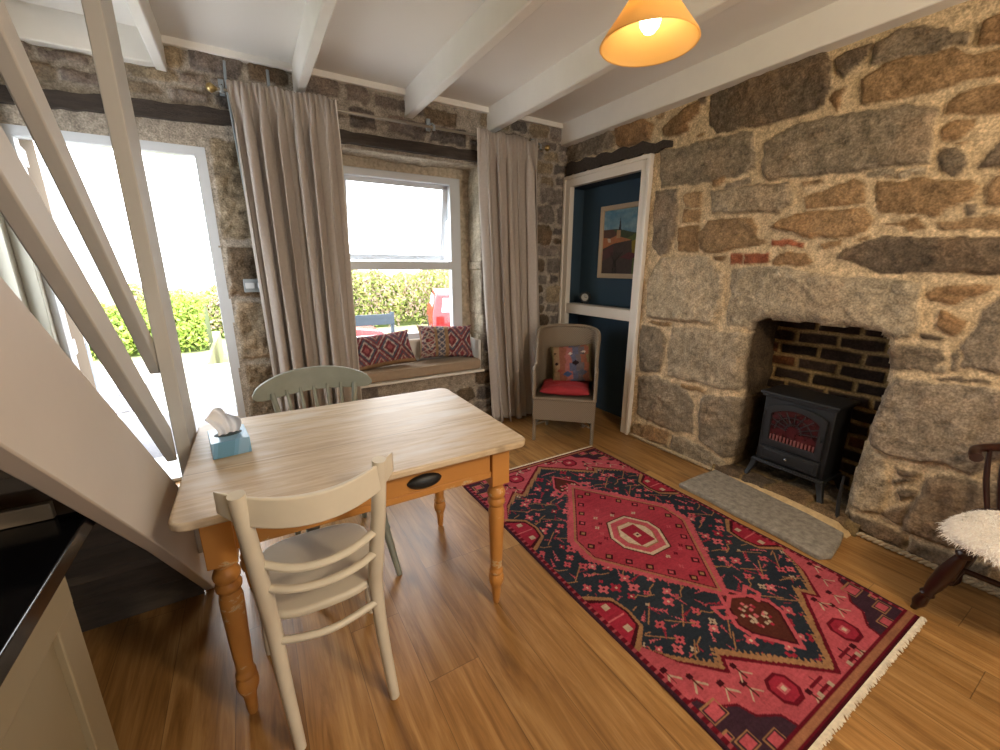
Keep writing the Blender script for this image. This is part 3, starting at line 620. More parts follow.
w3 = window_frame('window_3', [(-1.9, -1.84, .95, 1.95), (-.86, -.8, .95, 1.95), (-1.9, -.8, 1.89, 1.95), (-1.9, -.8, .95, 1.01), (-1.38, -1.32, .95, 1.95)], 'y', YF - .12, YF - .06, [(-1.85, -.85, 1.0, 1.9)], YF - .09)

# garden door: frame, and the glazed leaf standing open outwards
struct(MB().box(XL, DOOR_X0 + .004, WY - .045, WY + .06, 0, 2.09).build('trim_16', M_plaster, bevel=.004))
d1 = bpy.data.objects.new('door_1', None); COL.objects.link(d1); struct(d1)
mb = MB(); fy0, fy1 = WY + .01, WY + .08
mb.box(DOOR_X1 - .06, DOOR_X1 + .02, fy0, fy1, 0, DOOR_Z); mb.box(DOOR_X0, DOOR_X0 + .035, fy0, fy1, 0, DOOR_Z); mb.box(DOOR_X0, DOOR_X1, fy0, fy1, DOOR_Z - .055, DOOR_Z + .01); mb.box(DOOR_X0, DOOR_X1, fy0 - .03, .48, 0.0, .025)
mb.build('door_frame', M_upvc, d1, bevel=.005)
hx, hy = -3.575, WY + .10; ang = math.radians(99)
Ml = Matrix.Translation((hx, hy, 0)) @ Matrix.Rotation(ang, 4, 'Z')
LW = .76
mb = MB(Ml)
for a in [(0, .075, 0, .05, .04, 2.0), (LW - .075, LW, 0, .05, .04, 2.0), (0, LW, 0, .05, 1.91, 2.0), (0, LW, 0, .05, .04, .14), (0, LW, 0, .05, .86, .95)]: mb.box(*a)
leaf = mb.build('door_leaf', M_upvc, d1, bevel=.005)
mb = MB(Ml); mb.box(.07, LW - .07, .02, .03, .94, 1.92); mb.box(LW / 2 - .0, LW / 2 + .03, .012, .04, .95, 1.91); mb.build('pane', M_glass, leaf, smooth=False)
mb = MB(Ml); mb.box(.07, LW - .07, .015, .035, .13, .87); part_label(mb.build('lower_panel', mk('pale_blue_panel', '#c3d0e0', rough=.4), leaf, bevel=.003), 'pale blue lower panel')
mb = MB(Ml); mb.box(LW - .06, LW - .025, -.012, 0, .93, 1.13); mb.tube([(LW - .043, -.008, 1.03), (LW - .043, -.045, 1.03), (LW - .15, -.045, 1.03)], .009, 8); mb.build('door_handle', M_steel, leaf)

# ceiling joists and wall plates
def joist(i, x0, x1, z0, y1=WY + .02):
    return struct(MB().box(x0, x1, YF, y1, z0, ZC + .01).build('trim_%d' % i, M_white, bevel=.008))
joist(6, -2.925, -2.872, 2.432); joist(7, -2.232, -2.178, 2.43); joist(8, -1.508, -1.445, 2.43); joist(9, -.832, -.765, 2.43); joist(10, -.085, .03, 2.43)
struct(MB().box(-2.88, -.08, WY - .036, WY + .05, 2.562, ZC + .01).build('trim_11', M_white, bevel=.004))
struct(MB().box(XL, -2.92, WY - .06, WY + .05, 2.445, ZC + .01).build('trim_12', M_white, bevel=.006))

# ------------------------------------------------------------------ alcove behind the white frame
M_trimw = mk('white_architrave', '#dcd6cc', rough=.4)
mb = MB(); ax = .25
mb.box(ax, ax + .03, -1.0, .14, 0, 2.2); mb.box(.03, ax, .08, .13, 0, 2.2); mb.box(.03, ax, -1.0, -.93, 0, 2.2); mb.box(0.03, ax, -1.0, .1, 2.1, 2.15)
struct(mb.build('wall_alcove', M_alcove, smooth=False))
def molding(mb, y0, y1, z0, z1):
    mb.box(-.018, .03, y0, y1, z0, z1)
mb = MB()
def archi(mb, p0, p1, w, side):
    pass
fr = [(-.032, -.004), ]
mb.box(-.022, .03, -.035, .048, 0, 2.172); mb.box(-.022, .03, -.928, -.842, 0, 2.172); mb.box(-.0215, .03, -.928, .048, 2.085, 2.172)
mb.box(-.034, .0, .026, .050, 0, 2.176); mb.box(-.034, .0, -.930, -.904, 0, 2.176); mb.box(-.0335, .0, -.93, .050, 2.150, 2.176)
mb.box(-.012, .10, -.855, -.02, .955, 1.045)
struct(mb.build('trim_13', M_trimw, bevel=.004))
# shelf board behind the rail
struct(MB().box(.08, ax, -.93, .08, 1.0, 1.035).build('trim_14', M_alcove, bevel=.002))

# fireplace: brick back, floor of the recess
def brick_back():
    U0, U1, V0, V1, res = -2.60, -1.66, 0, 1.25, .007
    nu = int((U1 - U0) / res) + 1; nv = int((V1 - V0) / res) + 1
    us = np.linspace(U0, U1, nu); vs = np.linspace(V0, V1, nv); U, V = np.meshgrid(us, vs, indexing='ij')
    n1 = (vnoise(U, V, 12, 3, 2) - .5) * .012; n2 = (vnoise(U, V, 12, 8, 2) - .5) * .012
    bw, bh, mt = .225, .083, .016
    row = np.floor((V + n1) / bh); off = np.where(row % 2 == 0, 0.0, bw * .5) + (np.sin(row * 5.1) * .02)
    uu = (U + n2 + off) / bw; fu = (uu - np.floor(uu)) * bw; fv = ((V + n1) / bh - row) * bh
    d = np.minimum(np.minimum(fu, bw - fu), np.minimum(fv, bh - fv)) - mt / 2
    t = np.clip(d / .006, 0, 1)
    hid = (np.sin(np.floor(uu) * 12.9 + row * 78.2) * 43758.5) % 1
    H = t * .013 + (vnoise(U, V, 40, 5, 2) - .5) * .005
    bc = np.array(srgb('#2c221c')) * (.6 + 1.0 * hid)[..., None]; bc = np.where((hid > .82)[..., None], np.array(srgb('#54341f')), bc)
    bc = bc * (.7 + .6 * vnoise(U, V, 25, 9, 3))[..., None]
    C = np.array(srgb('#8d7650')) * (.7 + .5 * vnoise(U, V, 9, 2, 3))[..., None] * (1 - t[..., None]) + bc * t[..., None]
    me = grid_mesh('wall_fireback', np.stack([.36 - H, U, V], -1), C)
    return struct(link_mesh('wall_fireback', me, M_stone))
brick_back()
def hearth_floor():
    # rough kerb stones and the recess bed, slightly above the room floor
    pol = [('b', [(-2.46, -.03), (-2.30, -.03), (-2.29, .12), (-2.46, .12)]), ('b', [(-2.27, -.03), (-2.06, -.03), (-2.07, .13), (-2.28, .12)]), ('d', [(-2.04, -.03), (-1.90, -.03), (-1.9, .10), (-2.05, .11)]), ('d', [(-1.88, -.03), (-1.72, -.03), (-1.72, .12), (-1.88, .10)]),
           ('d', [(-2.46, .14), (-2.1, .15), (-2.1, .36), (-2.46, .36)]), ('d', [(-2.08, .14), (-1.72, .14), (-1.72, .36), (-2.08, .36)])]
    def to3(U, V, H):
        z = np.clip((V + .03) / .03, 0, 1); z = z * z * (3 - 2 * z)
        return np.stack([V - .012, U, .062 * z + H * .7], -1)
    me, _ = stone_wall('wall_hearth', -2.52, -1.69, -.035, .37, .008, pol, [], to3, mortar='#8a7450', seed=31, relief=.012)
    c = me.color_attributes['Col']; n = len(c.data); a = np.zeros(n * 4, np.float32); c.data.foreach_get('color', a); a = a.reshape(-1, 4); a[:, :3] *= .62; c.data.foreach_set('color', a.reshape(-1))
    return struct(link_mesh('wall_hearth', me, M_stone))
hearth_floor()
# sandy mortar fillet between slab and kerb
mb = MB(); rings = []
r_ = random.Random(4)
for i in range(26):
    t = i / 25; y = -1.70 - .80 * t; x0 = -.005 - .07 * t; j = r_.uniform(-.004, .004)
    j2 = r_.uniform(-.006, .006); k_ = min(1, (1 - t) * 14); rings.append([Vector((x0 - .022 + j + j2, y, .0)), Vector((x0 - .020 + j + j2, y, .030 * k_)), Vector((x0 - .002 + j2, y, (.038 + j) * k_)), Vector((x0 + .022, y, .046 * k_)), Vector((x0 + .06, y, .0))])
struct(mb.ring_sweep(rings).build('trim_15', mk('sandy_mortar', '#c0a67c', rough=.95, var=.2, scale=25, bump=.5, bscale=50)))
# hearth slab
mb = MB(); pts = [(-.405, -1.708), (-.40, -1.9), (-.413, -2.1), (-.408, -2.3), (-.425, -2.505), (-.36, -2.535), (-.2, -2.51), (-.105, -2.488), (-.07, -2.3), (-.045, -2.0), (-.02, -1.715), (-.2, -1.705)]
mb.prism(pts, 0.0, .032)
slab = tag(mb.build('hearth_slab', mk('slab_granite', '#8a8378', rough=.9, var=.35, scale=30, bump=.6, bscale=60, detail=7), bevel=.008, bseg=3), 'long flat grey granite slab lying on the floor before the fireplace', 'hearth')

# rope beading along the foot of the fireplace wall
def rope(name, y0, y1):
    mb = MB(); r = .011; n = int(abs(y1 - y0) / .004); seg = 8
    for k in range(2):
        pts = []
        for i in range(n + 1):
            y = y0 + (y1 - y0) * i / n; a = y * 2 * math.pi / .05 + k * math.pi
            pts.append((-.022 + .0065 * math.cos(a), y, .017 + .0065 * math.sin(a)))
        mb.tube(pts, .0085, seg)
    return mb.build(name, mk('rope_cord', '#a8967a', rough=.9, var=.2, scale=80))
struct(rope('baseboard_right', -.94, -1.69)); struct(rope('baseboard_rear', -2.52, -4.0))

# ------------------------------------------------------------------ rug
def paint(C, U, V, poly, col):
    m = inside(U, V, poly); C[m] = col
def stroke(C, U, V, pts, w, col, closed=False):
    lo = np.min(np.array(pts), 0) - w; hi = np.max(np.array(pts), 0) + w
    m0 = (U > lo[0]) & (U < hi[0]) & (V > lo[1]) & (V < hi[1])
    if not m0.any(): return
    d = edge_dist(U[m0], V[m0], pts, closed) < w / 2
    idx = np.argwhere(m0)[d]
    C[idx[:, 0], idx[:, 1]] = col
def off_poly(p, s):
    cx = sum(a for a, b in p) / len(p); cy = sum(b for a, b in p) / len(p)
    return [(cx + (a - cx) * s, cy + (b - cy) * s) for a, b in p]
def make_rug():
    x0, x1, y0, y1 = -1.607, -.452, -2.885, -.957
    res = .0036
    nx = int((x1 - x0) / res); ny = int((y1 - y0) / res)
    xs = np.linspace(x0, x1, nx); ys = np.linspace(y0, y1, ny)
    X, Y = np.meshgrid(xs, ys, indexing='ij')
    U = X + 1.03; V = -1.92 - Y                     # V grows towards the viewer
    jag = (np.abs(((U * 1.0 + V * .8) * 38) % 1 - .5) - .25) * .022
    jag2 = (np.abs(((U - V) * 38) % 1 - .5) - .25) * .022
    K = {k: np.array(srgb(v)) for k, v in dict(navy='#20252f', teal='#2b3237', red='#7d1f2e', crim='#8c2434', salm='#aa4c54', pink='#b35a60', dark='#3a0f16', tan='#8d6747', cream='#b9a48c', brown='#4a241c', wine='#5a0f1c').items()}
    C = np.zeros(X.shape + (3,)); 
    abr = vnoise(X, Y, 4, 7, 3)
    C[:] = K['navy'] * (1 - abr[..., None]) + K['teal'] * abr[..., None]
    hw = .5775; hl = .964
    field = lambda s, o=0: [(0.0, s * (.90 + o)), (.30, s * (.655 + o)), (.335, s * (.70 + o)), (.455, s * (.585 + o * .6)), (.54, s * .44), (hw + .1, s * .30), (hw + .1, s * 2), (-hw - .1, s * 2), (-hw - .1, s * .30), (-.54, s * .44), (-.455, s * (.585 + o * .6)), (-.335, s * (.70 + o)), (-.30, s * (.655 + o))]
    for s in (1, -1):
        q = field(s)
        m = inside(U + jag2 * 1.2, V + jag * 1.6, [(a, b) for a, b in field(s, -.045)]); C[m] = K['tan']
        m = inside(U + jag2 * .5, V + jag * .5, field(s, -.012)); C[m] = K['wine']
        m = inside(U, V, field(s, .008)); C[m] = K['salm'] * 1.0
        spand = inside(U, V, field(s, .008))
        C[spand] = (K['salm'] * (.8 + .35 * abr[spand][:, None]))
        # dark stepped corner boxes
        for t in (1, -1):
            cb = [(t * .60, s * .68), (t * .52, s * .70), (t * .50, s * .74), (t * .42, s * .78), (t * .40, s * .83), (t * .33, s * .87), (t * .30, s * .97), (t * .6, s * .97)]
            m = inside(U + jag * .8, V + jag2 * .8, cb); C[m] = K['navy'] * .8 + K['wine'] * .25
            stroke(C, U, V, cb[:-1], .008, K['wine'])
            for (bx, bz, sz) in ((.505, .755, .026), (.50, .86, .022), (.42, .90, .022), (.545, .82, .012)):
                paint(C, U, V, [(t * (bx - sz), s * (bz - sz * .8)), (t * (bx + sz), s * (bz - sz * .8)), (t * (bx + sz), s * (bz + sz * .8)), (t * (bx - sz), s * (bz + sz * .8))], K['salm'])
                stroke(C, U, V, [(t * (bx - sz - .01), s * (bz - sz)), (t * (bx + sz + .01), s * (bz - sz)), (t * (bx + sz + .01), s * (bz + sz)), (t * (bx - sz - .01), s * (bz + sz))], .005, K['tan'], True)
            # red hooked boxes and little trees in the spandrel
            bx, bz = t * .23, s * .83
            octo = [(bx + a * .052, bz + b * .052) for a, b in ((-.5, -1), (.5, -1), (1, -.5), (1, .5), (.5, 1), (-.5, 1), (-1, .5), (-1, -.5))]
            paint(C, U, V, octo, K['wine']); paint(C, U, V, off_poly(octo, .78), K['crim'])
            paint(C, U, V, off_poly([(bx - .018, bz - .014), (bx + .018, bz - .014), (bx + .018, bz + .014), (bx - .018, bz + .014)], 1), K['pink']); paint(C, U, V, [(bx - .008, bz - .006), (bx + .008, bz - .006), (bx + .008, bz + .006), (bx - .008, bz + .006)], K['cream'])
            bx, bz = t * .11, s * .905
            stroke(C, U, V, [(bx, bz - .05), (bx, bz + .03)], .006, K['dark'])
            for k in (-.03, -.005, .02): stroke(C, U, V, [(bx - .035, bz + k), (bx + .035, bz + k)], .011, K['wine'])
            for dx in (-.035, .035): paint(C, U, V, [(bx + dx - .009, bz - .009), (bx + dx + .009, bz - .009), (bx + dx + .009, bz + .009), (bx + dx - .009, bz + .009)], K['cream'] * .7)
            for (bx, bz) in ((t * .40, s * .73), (t * .33, s * .77), (t * .47, s * .66), (t * .53, s * .60), (t * .17, s * .90), (t * .30, s * .715)):
                stroke(C, U, V, [(bx - .03, bz + .03), (bx, bz), (bx + .03, bz + .03)], .006, K['cream'] * .8); stroke(C, U, V, [(bx, bz - .03), (bx, bz + .03)], .006, K['brown'])
                paint(C, U, V, [(bx - .012, bz - .03), (bx + .012, bz - .03), (bx + .012, bz - .012), (bx - .012, bz - .012)], K['dark'])
    # scallops on the sides: dark red half octagons with tan outline
    for t in (1, -1):
        for vc in (-.325, .33) if t < 0 else (-.30, .31):
            sc = [(t * .60, vc - .165), (t * .53, vc - .15), (t * .44, vc - .085), (t * .425, vc), (t * .44, vc + .085), (t * .53, vc + .15), (t * .60, vc + .165)]
            paint(C, U, V, sc, K['tan']); s2 = [(a + t * .012, vc + (b - vc) * .88) for a, b in sc]; paint(C, U, V, s2, K['dark'])
            s3 = [(a + t * .022, vc + (b - vc) * .78) for a, b in sc]; paint(C, U, V, s3, K['crim'])
            stroke(C, U, V, [(t * .46, vc), (t * .56, vc)], .008, K['pink'])
            for dv in (-.06, .06):
                paint(C, U, V, [(t * .485, vc + dv - .014), (t * .515, vc + dv - .014), (t * .515, vc + dv + .014), (t * .485, vc + dv + .014)], K['cream'] * .8)
    # scattered flowers, leaves and branches over the dark ground
    rr = random.Random(5)
    diam = [(0.0, .46), (.33, .04), (.34, -.10), (.02, -.55), (-.32, -.13), (-.33, .02)]
    pend = [(0, .42), (.13, .60), (.12, .66), (0, .80), (-.12, .66), (-.13, .60)]; pend2 = [(a, -b) for a, b in pend]
    def flower(x, y, s, c, c2):
        for a, b in ((1, 0), (-1, 0), (0, 1), (0, -1)):
            paint(C, U, V, [(x + a * s * 1.1 - s * .42, y + b * s * 1.1 - s * .42), (x + a * s * 1.1 + s * .42, y + b * s * 1.1 - s * .42), (x + a * s * 1.1 + s * .42, y + b * s * 1.1 + s * .42), (x + a * s * 1.1 - s * .42, y + b * s * 1.1 + s * .42)], c)
        paint(C, U, V, [(x - s * .75, y - s * .75), (x + s * .75, y - s * .75), (x + s * .75, y + s * .75), (x - s * .75, y + s * .75)], c)
        paint(C, U, V, [(x - s * .3, y - s * .3), (x + s * .3, y - s * .3), (x + s * .3, y + s * .3), (x - s * .3, y + s * .3)], c2)
    def leaf(x, y, a, s, c):
        ca, sa = math.cos(a), math.sin(a)
        for k in range(4):
            w = s * (.42 - .09 * k); l0 = -s + k * s * .55
            q = [(l0, -w), (l0 + s * .62, 0), (l0, w), (l0 + s * .15, 0)]
            paint(C, U, V, [(x + ca * p - sa * r, y + sa * p + ca * r) for p, r in q], c)
    pal = [K['salm'], K['pink'], K['crim'], K['salm']]
    half = []
    for i in range(10):
        for j in range(25):
            x = .03 + i * .056 + rr.uniform(-.014, .014); y = -.92 + j * .076 + (i % 2) * .035 + rr.uniform(-.014, .014)
            half.append((x, y, rr.random(), rr.uniform(.011, .021), rr.uniform(0, 6.28), rr.choice(pal)))
    snap = C.copy()
    for x, y, k, s_, a, c in half:
        for t in (1, -1):
            xx = x * t; aa = a if t > 0 else math.pi - a
            if k < .36: flower(xx, y, s_, c, K['dark'] if k < .2 else K['cream'])
            elif k < .62: leaf(xx, y, aa, s_ * 1.7, c)
            elif k < .85:
                sg = 1 if int(k * 1000) % 2 else -1; stroke(C, U, V, [(xx - t * .03, y), (xx + t * .01, y + sg * .012), (xx + t * .03, y + sg * .035), (xx + t * .065, y + sg * .03)], .0055, K['tan']); flower(xx + t * .04, y + .02, s_ * .6, K['cream'] * .75 if k > .78 else c, K['dark'])
            else:
                sg = 1 if int(k * 1000) % 2 else -1; stroke(C, U, V, [(xx - t * .045, y - sg * .035), (xx + t * .045, y + sg * .035)], .0055, K['tan']); leaf(xx + t * .03, y, aa, s_ * 1.3, c); leaf(xx - t * .03, y, aa + 2, s_ * 1.3, K['crim'])
    # keep motifs only on the open ground
    ground = ~inside(U, V, diam)
    for s in (1, -1): ground &= ~inside(U, V, field(s, -.05))
    for t in (1, -1):
        for vc in (-.325, .33) if t < 0 else (-.30, .31):
            ground &= ~inside(U, V, [(t * .62, vc - .17), (t * .53, vc - .155), (t * .43, vc - .09), (t * .415, vc), (t * .43, vc + .09), (t * .53, vc + .155), (t * .62, vc + .17)])
    C = np.where(ground[..., None], C, snap)
    # pendants above and below the medallion
    for pz, s in ((pend, 1), (pend2, -1)):
        if s < 0: pz = [(a * .75, b * .92) for a, b in pz]
        m = inside(U, V, pz); C[m] = K['salm']; paint(C, U, V, off_poly(pz, .86), K['dark']); paint(C, U, V, off_poly(pz, .78), K['brown'])
        cy = s * (.61 if s > 0 else .56)
        for k in range(40):
            a, b = rr.uniform(-.06, .06), rr.uniform(-.07, .07)
            if abs(a) / .07 + abs(b) / .10 < 1: paint(C, U, V, [(a - .007, cy + b - .007), (a + .007, cy + b - .007), (a + .007, cy + b + .007), (a - .007, cy + b + .007)], rr.choice([K['pink'], K['crim'], K['cream'] * .8]))
        for t in (1, -1):
            hook = [(0, s * .50), (t * .06, s * .53), (t * .12, s * .50), (t * .13, s * .555), (t * .085, s * .575), (t * .09, s * .545)]
            stroke(C, U, V, hook, .017, K['salm'])
    # medallion
    m = inside(U + jag, V + jag2, [(a * 1.12, b * 1.10) for a, b in diam]); C[m] = K['salm']
    stroke(C, U, V, diam, .009, K['tan'], True); 
    d2 = off_poly(diam, .965); m = inside(U, V, d2); C[m] = (K['crim'] * (1 - abr[m][:, None] * .55) + K['salm'] * abr[m][:, None] * .55); stroke(C, U, V, d2, .006, K['brown'], True)
    ed = off_poly(diam, .86)
    for i in range(6):
        a, b = ed[i], ed[(i + 1) % 6]; L = math.dist(a, b); n = max(1, int(L / .085))
        for k in range(n):
            x = a[0] + (b[0] - a[0]) * (k + .5) / n; y = a[1] + (b[1] - a[1]) * (k + .5) / n; s_ = .025
            q = [(x - s_, y), (x, y - s_), (x + s_, y), (x, y + s_)]
            paint(C, U, V, q, K['dark']); paint(C, U, V, off_poly(q, .5), K['salm'] if k % 2 else K['tan'])
    for k in range(90):
        x, y = rr.uniform(-.26, .26), rr.uniform(-.40, .36)
        if abs(x) / .26 + abs(y) / .36 < 1 and (abs(x) > .13 or abs(y) > .17): flower(x, y, .009, rr.choice([K['cream'] * .8, K['salm'], K['wine']]), K['crim'])
    octg = [(-.065, -.155), (.065, -.155), (.14, -.05), (.14, .03), (.07, .15), (-.06, .15), (-.14, .04), (-.14, -.05)]
    for sc, c in ((1.06, 'brown'), (1.0, 'cream'), (.90, 'salm'), (.68, 'tan'), (.64, 'cream'), (.44, 'crim'), (.17, 'cream'), (.08, 'dark')):
        q = off_poly(octg, sc)
        if c == 'crim': q = [(-.05, -.075), (.05, -.075), (.05, .075), (-.05, .075)]
        if c in ('cream', 'dark') and sc < .2: s_ = .016 if c == 'cream' else .006; q = [(-s_, -s_), (s_, -s_), (s_, s_), (-s_, s_)]
        paint(C, U, V, q, K[c])
    # borders
    e = np.minimum(hw - np.abs(U), 9); ev = hl - np.abs(V)
    C[e < .030] = K['wine']; C[(e < .030) & (((V * 30) % 1) < .35) & (e > .014)] = K['salm'] * .7; C[e < .014] = K['navy'] * .7 + K['wine'] * .3
    C[ev < .050] = K['wine']; C[(ev < .040) & (ev > .020)] = K['tan'] * .8 + K['crim'] * .2; C[ev < .010] = K['dark']
    # wool: streaks along the weft and wear
    wv = vnoise(U * .12, V, 150, 3, 2); nz_ = vnoise(X, Y, 120, 9, 1)
    C *= (.74 + .34 * wv + .22 * nz_)[..., None] * (.86 + .28 * vnoise(X, Y, 6, 12, 3))[..., None]
    H = .0085 + (nz_ - .5) * .0016
    ee = np.minimum(np.minimum(X - x0, x1 - X), np.minimum(Y - y0, y1 - Y)); H = H * np.clip(ee / .006, 0, 1) ** .5
    wave = .004 * np.sin(Y * 9) * np.clip(1 - e / .08, 0, 1)
    P = np.stack([X + 1.03 + .0025 * np.sin(Y * 7), Y + 1.92, np.maximum(H + np.maximum(wave, 0), 0.0006)], -1)
    root = thing('rug', 'long red and navy patterned wool rug with a diamond medallion, on the plank floor', 'rug', (-1.03, -1.92, 0))
    me = grid_mesh('rug_pile', P, C)
    o = link_mesh('rug_pile', me, mk('rug_wool', (.5, .1, .1), rough=.95, attr='Col', var=.16, scale=160, bump=.5, bscale=420, spec=.1), root)
    mat = mk('fringe_cotton', '#d3c7b2', rough=.95, var=.15, scale=60)
    r2 = random.Random(8)
    for (yy, s, ln, tx) in ((y0, -1, .016, 'cream fringe on the near end'), (y1, 1, .010, 'cream fringe on the far end')):
        mb = MB()
        mb.box(x0 + 1.03, x1 + 1.03, yy + 1.92 - .004, yy + 1.92 + .004, 0, .008)
        n = 300
        for i in range(n):
            x = x0 + (x1 - x0) * (i + .5) / n + 1.03; l = ln * r2.uniform(.75, 1.2); dx = r2.uniform(-.008, .008)
            mb.tube([(x, yy + 1.92, .006), (x + dx * .5, yy + 1.92 + s * l * .5, .007 + r2.uniform(0, .003)), (x + dx, yy + 1.92 + s * l, .003)], [.0028, .003, .0016], 5)
        part_label(mb.build('fringe', mat, root), tx)
make_rug()

# ------------------------------------------------------------------ table
def make_table():
    tx, ty, L, W = -2.3485, -1.6057, .5415, .403
    root = thing('dining_table', 'farmhouse table with worn scrubbed pine top and chipped orange turned legs', 'table', (tx, ty, 0), -.011)
    top_m = bpy.data.materials.new('scrubbed_pine'); top_m.use_nodes = True
    nt = top_m.node_tree; n = nt.nodes; l = nt.links; b = n['Principled BSDF']
    tc = n.new('ShaderNodeTexCoord'); mp = n.new('ShaderNodeMapping'); mp.inputs['Scale'].default_value = (1.6, 16, 6); l.new(tc.outputs['Object'], mp.inputs[0])
    nz = n.new('ShaderNodeTexNoise'); nz.inputs['Scale'].default_value = 2.2; nz.inputs['Detail'].default_value = 7; nz.inputs['Roughness'].default_value = .7; nz.inputs['Distortion'].default_value = .5; l.new(mp.outputs[0], nz.inputs[0])
    cr = n.new('ShaderNodeValToRGB'); e = cr.color_ramp.elements; e[0].position = .3; e[0].color = srgb('#a38c6e') + (1,); e[1].position = .72; e[1].color = srgb('#cfc0a9') + (1,)
    k = e.new(.5); k.color = srgb('#bba688') + (1,)
    l.new(nz.outputs['Fac'], cr.inputs[0])
    # grey worn patches, knots and the two board joints
    n2 = n.new('ShaderNodeTexNoise'); n2.inputs['Scale'].default_value = 3.5; n2.inputs['Detail'].default_value = 5; mp2 = n.new('ShaderNodeMapping'); mp2.inputs['Scale'].default_value = (.8, 3, 1); l.new(tc.outputs['Object'], mp2.inputs[0]); l.new(mp2.outputs[0], n2.inputs[0])
    r2 = n.new('ShaderNodeMapRange'); r2.inputs[1].default_value = .52; r2.inputs[2].default_value = .68; l.new(n2.outputs['Fac'], r2.inputs[0])
    mx = n.new('ShaderNodeMix'); mx.data_type = 'RGBA'; l.new(r2.outputs[0], mx.inputs['Factor']); l.new(cr.outputs[0], mx.inputs['A']); mx.inputs['B'].default_value = srgb('#c6bcae') + (1,)
    vo = n.new('ShaderNodeTexVoronoi'); vo.inputs['Scale'].default_value = 1; mp3 = n.new('ShaderNodeMapping'); mp3.inputs['Scale'].default_value = (3.2, 9, 1); l.new(tc.outputs['Object'], mp3.inputs[0]); l.new(mp3.outputs[0], vo.inputs[0])
    kr = n.new('ShaderNodeMapRange'); kr.inputs[1].default_value = .04; kr.inputs[2].default_value = .10; kr.inputs[3].default_value = .55; kr.inputs[4].default_value = 1; l.new(vo.outputs['Distance'], kr.inputs[0])
    sp = n.new('ShaderNodeSeparateXYZ'); l.new(tc.outputs['Object'], sp.inputs[0])
    prev = kr.outputs[0]
    for yy in (.245, -.10):
        s1 = n.new('ShaderNodeMath'); s1.operation = 'SUBTRACT'; l.new(sp.outputs['Y'], s1.inputs[0]); s1.inputs[1].default_value = yy
        s2 = n.new('ShaderNodeMath'); s2.operation = 'ABSOLUTE'; l.new(s1.outputs[0], s2.inputs[0])
        s3 = n.new('ShaderNodeMapRange'); s3.inputs[1].default_value = .0008; s3.inputs[2].default_value = .0024; s3.inputs[3].default_value = .5; s3.inputs[4].default_value = 1; l.new(s2.outputs[0], s3.inputs[0])
        s4 = n.new('ShaderNodeMath'); s4.operation = 'MULTIPLY'; l.new(prev, s4.inputs[0]); l.new(s3.outputs[0], s4.inputs[1]); prev = s4.outputs[0]
    vm = n.new('ShaderNodeVectorMath'); vm.operation = 'SCALE'; l.new(mx.outputs['Result'], vm.inputs[0]); l.new(prev, vm.inputs['Scale'])
    l.new(vm.outputs[0], b.inputs['Base Color']); b.inputs['Roughness'].default_value = .5
    # chipped orange paint over bare wood
    om = bpy.data.materials.new('chipped_orange_paint'); om.use_nodes = True
    nt = om.node_tree; n = nt.nodes; l = nt.links; b = n['Principled BSDF']; tc = n.new('ShaderNodeTexCoord')
    nz = n.new('ShaderNodeTexNoise'); nz.inputs['Scale'].default_value = 9; nz.inputs['Detail'].default_value = 8; nz.inputs['Roughness'].default_value = .72
    mp = n.new('ShaderNodeMapping'); mp.inputs['Scale'].default_value = (.8, .8, 1.5); l.new(tc.outputs['Object'], mp.inputs[0]); l.new(mp.outputs[0], nz.inputs[0])
    cr = n.new('ShaderNodeValToRGB'); e = cr.color_ramp.elements; e[0].position = .0; e[0].color = srgb('#b47a3c') + (1,); e[1].position = .625; e[1].color = srgb('#cdb38c') + (1,)
    k = e.new(.60); k.color = srgb('#bd8443') + (1,); k = e.new(.70); k.color = srgb('#7a5c40') + (1,)
    l.new(nz.outputs['Fac'], cr.inputs[0]); l.new(cr.outputs[0], b.inputs['Base Color']); b.inputs['Roughness'].default_value = .45
    bp_ = n.new('ShaderNodeBump'); bp_.inputs['Strength'].default_value = .25; bp_.inputs['Distance'].default_value = .004; l.new(nz.outputs['Fac'], bp_.inputs['Height']); l.new(bp_.outputs[0], b.inputs['Normal'])
    # top with rounded corners
    r = .045; pts = []
    for cx, cy, a0 in ((L - r, W - r, 0), (-L + r, W - r, 90), (-L + r, -W + r, 180), (L - r, -W + r, 270)):
        for k in range(7):
            a = math.radians(a0 + k * 15); pts.append((cx + r * math.cos(a), cy + r * math.sin(a)))
    part_label(MB().prism(pts, .735, .76).build('tabletop', top_m, root, bevel=.006, bseg=3), 'worn bare pine top')
    ix, iy = L - .092, W - .092
    prof = [(.013, 0), (.016, .012), (.0205, .07), (.022, .085), (.030, .10), (.034, .118), (.034, .135), (.027, .150), (.031, .158), (.031, .165), (.026, .172), (.025, .18), (.029, .26), (.033, .38), (.0345, .44), (.030, .465), (.029, .47), (.036, .478), (.038, .49), (.033, .500), (.031, .506), (.037, .515), (.039, .528), (.034, .540), (.029, .548), (.028, .556), (.036, .566), (.038, .575)]
    for sx in (1, -1):
        for sy in (1, -1):
            mb = MB(); mb.lathe([(r_ * .93, z_) for r_, z_ in prof], (sx * ix, sy * iy, 0), seg=28); mb.box(sx * ix - .037, sx * ix + .037, sy * iy - .037, sy * iy + .037, .572, .736)
            mb.build('leg', om, root, bevel=.002)
    a = iy + .026
    mb = MB(); mb.box(-ix, ix, a - .02, a, .625, .735); mb.box(-ix - .02 - .004, -ix - .004, -iy, iy, .61, .735); mb.box(ix + .004, ix + .024, -iy, iy, .625, .735)
    mb.box(-ix + .03, -.135, -a, -a + .02, .61, .735); mb.box(-.14, ix - .03, -a, -a + .02, .61, .632); mb.box(-.14, ix - .03, -a, -a + .02, .726, .735)
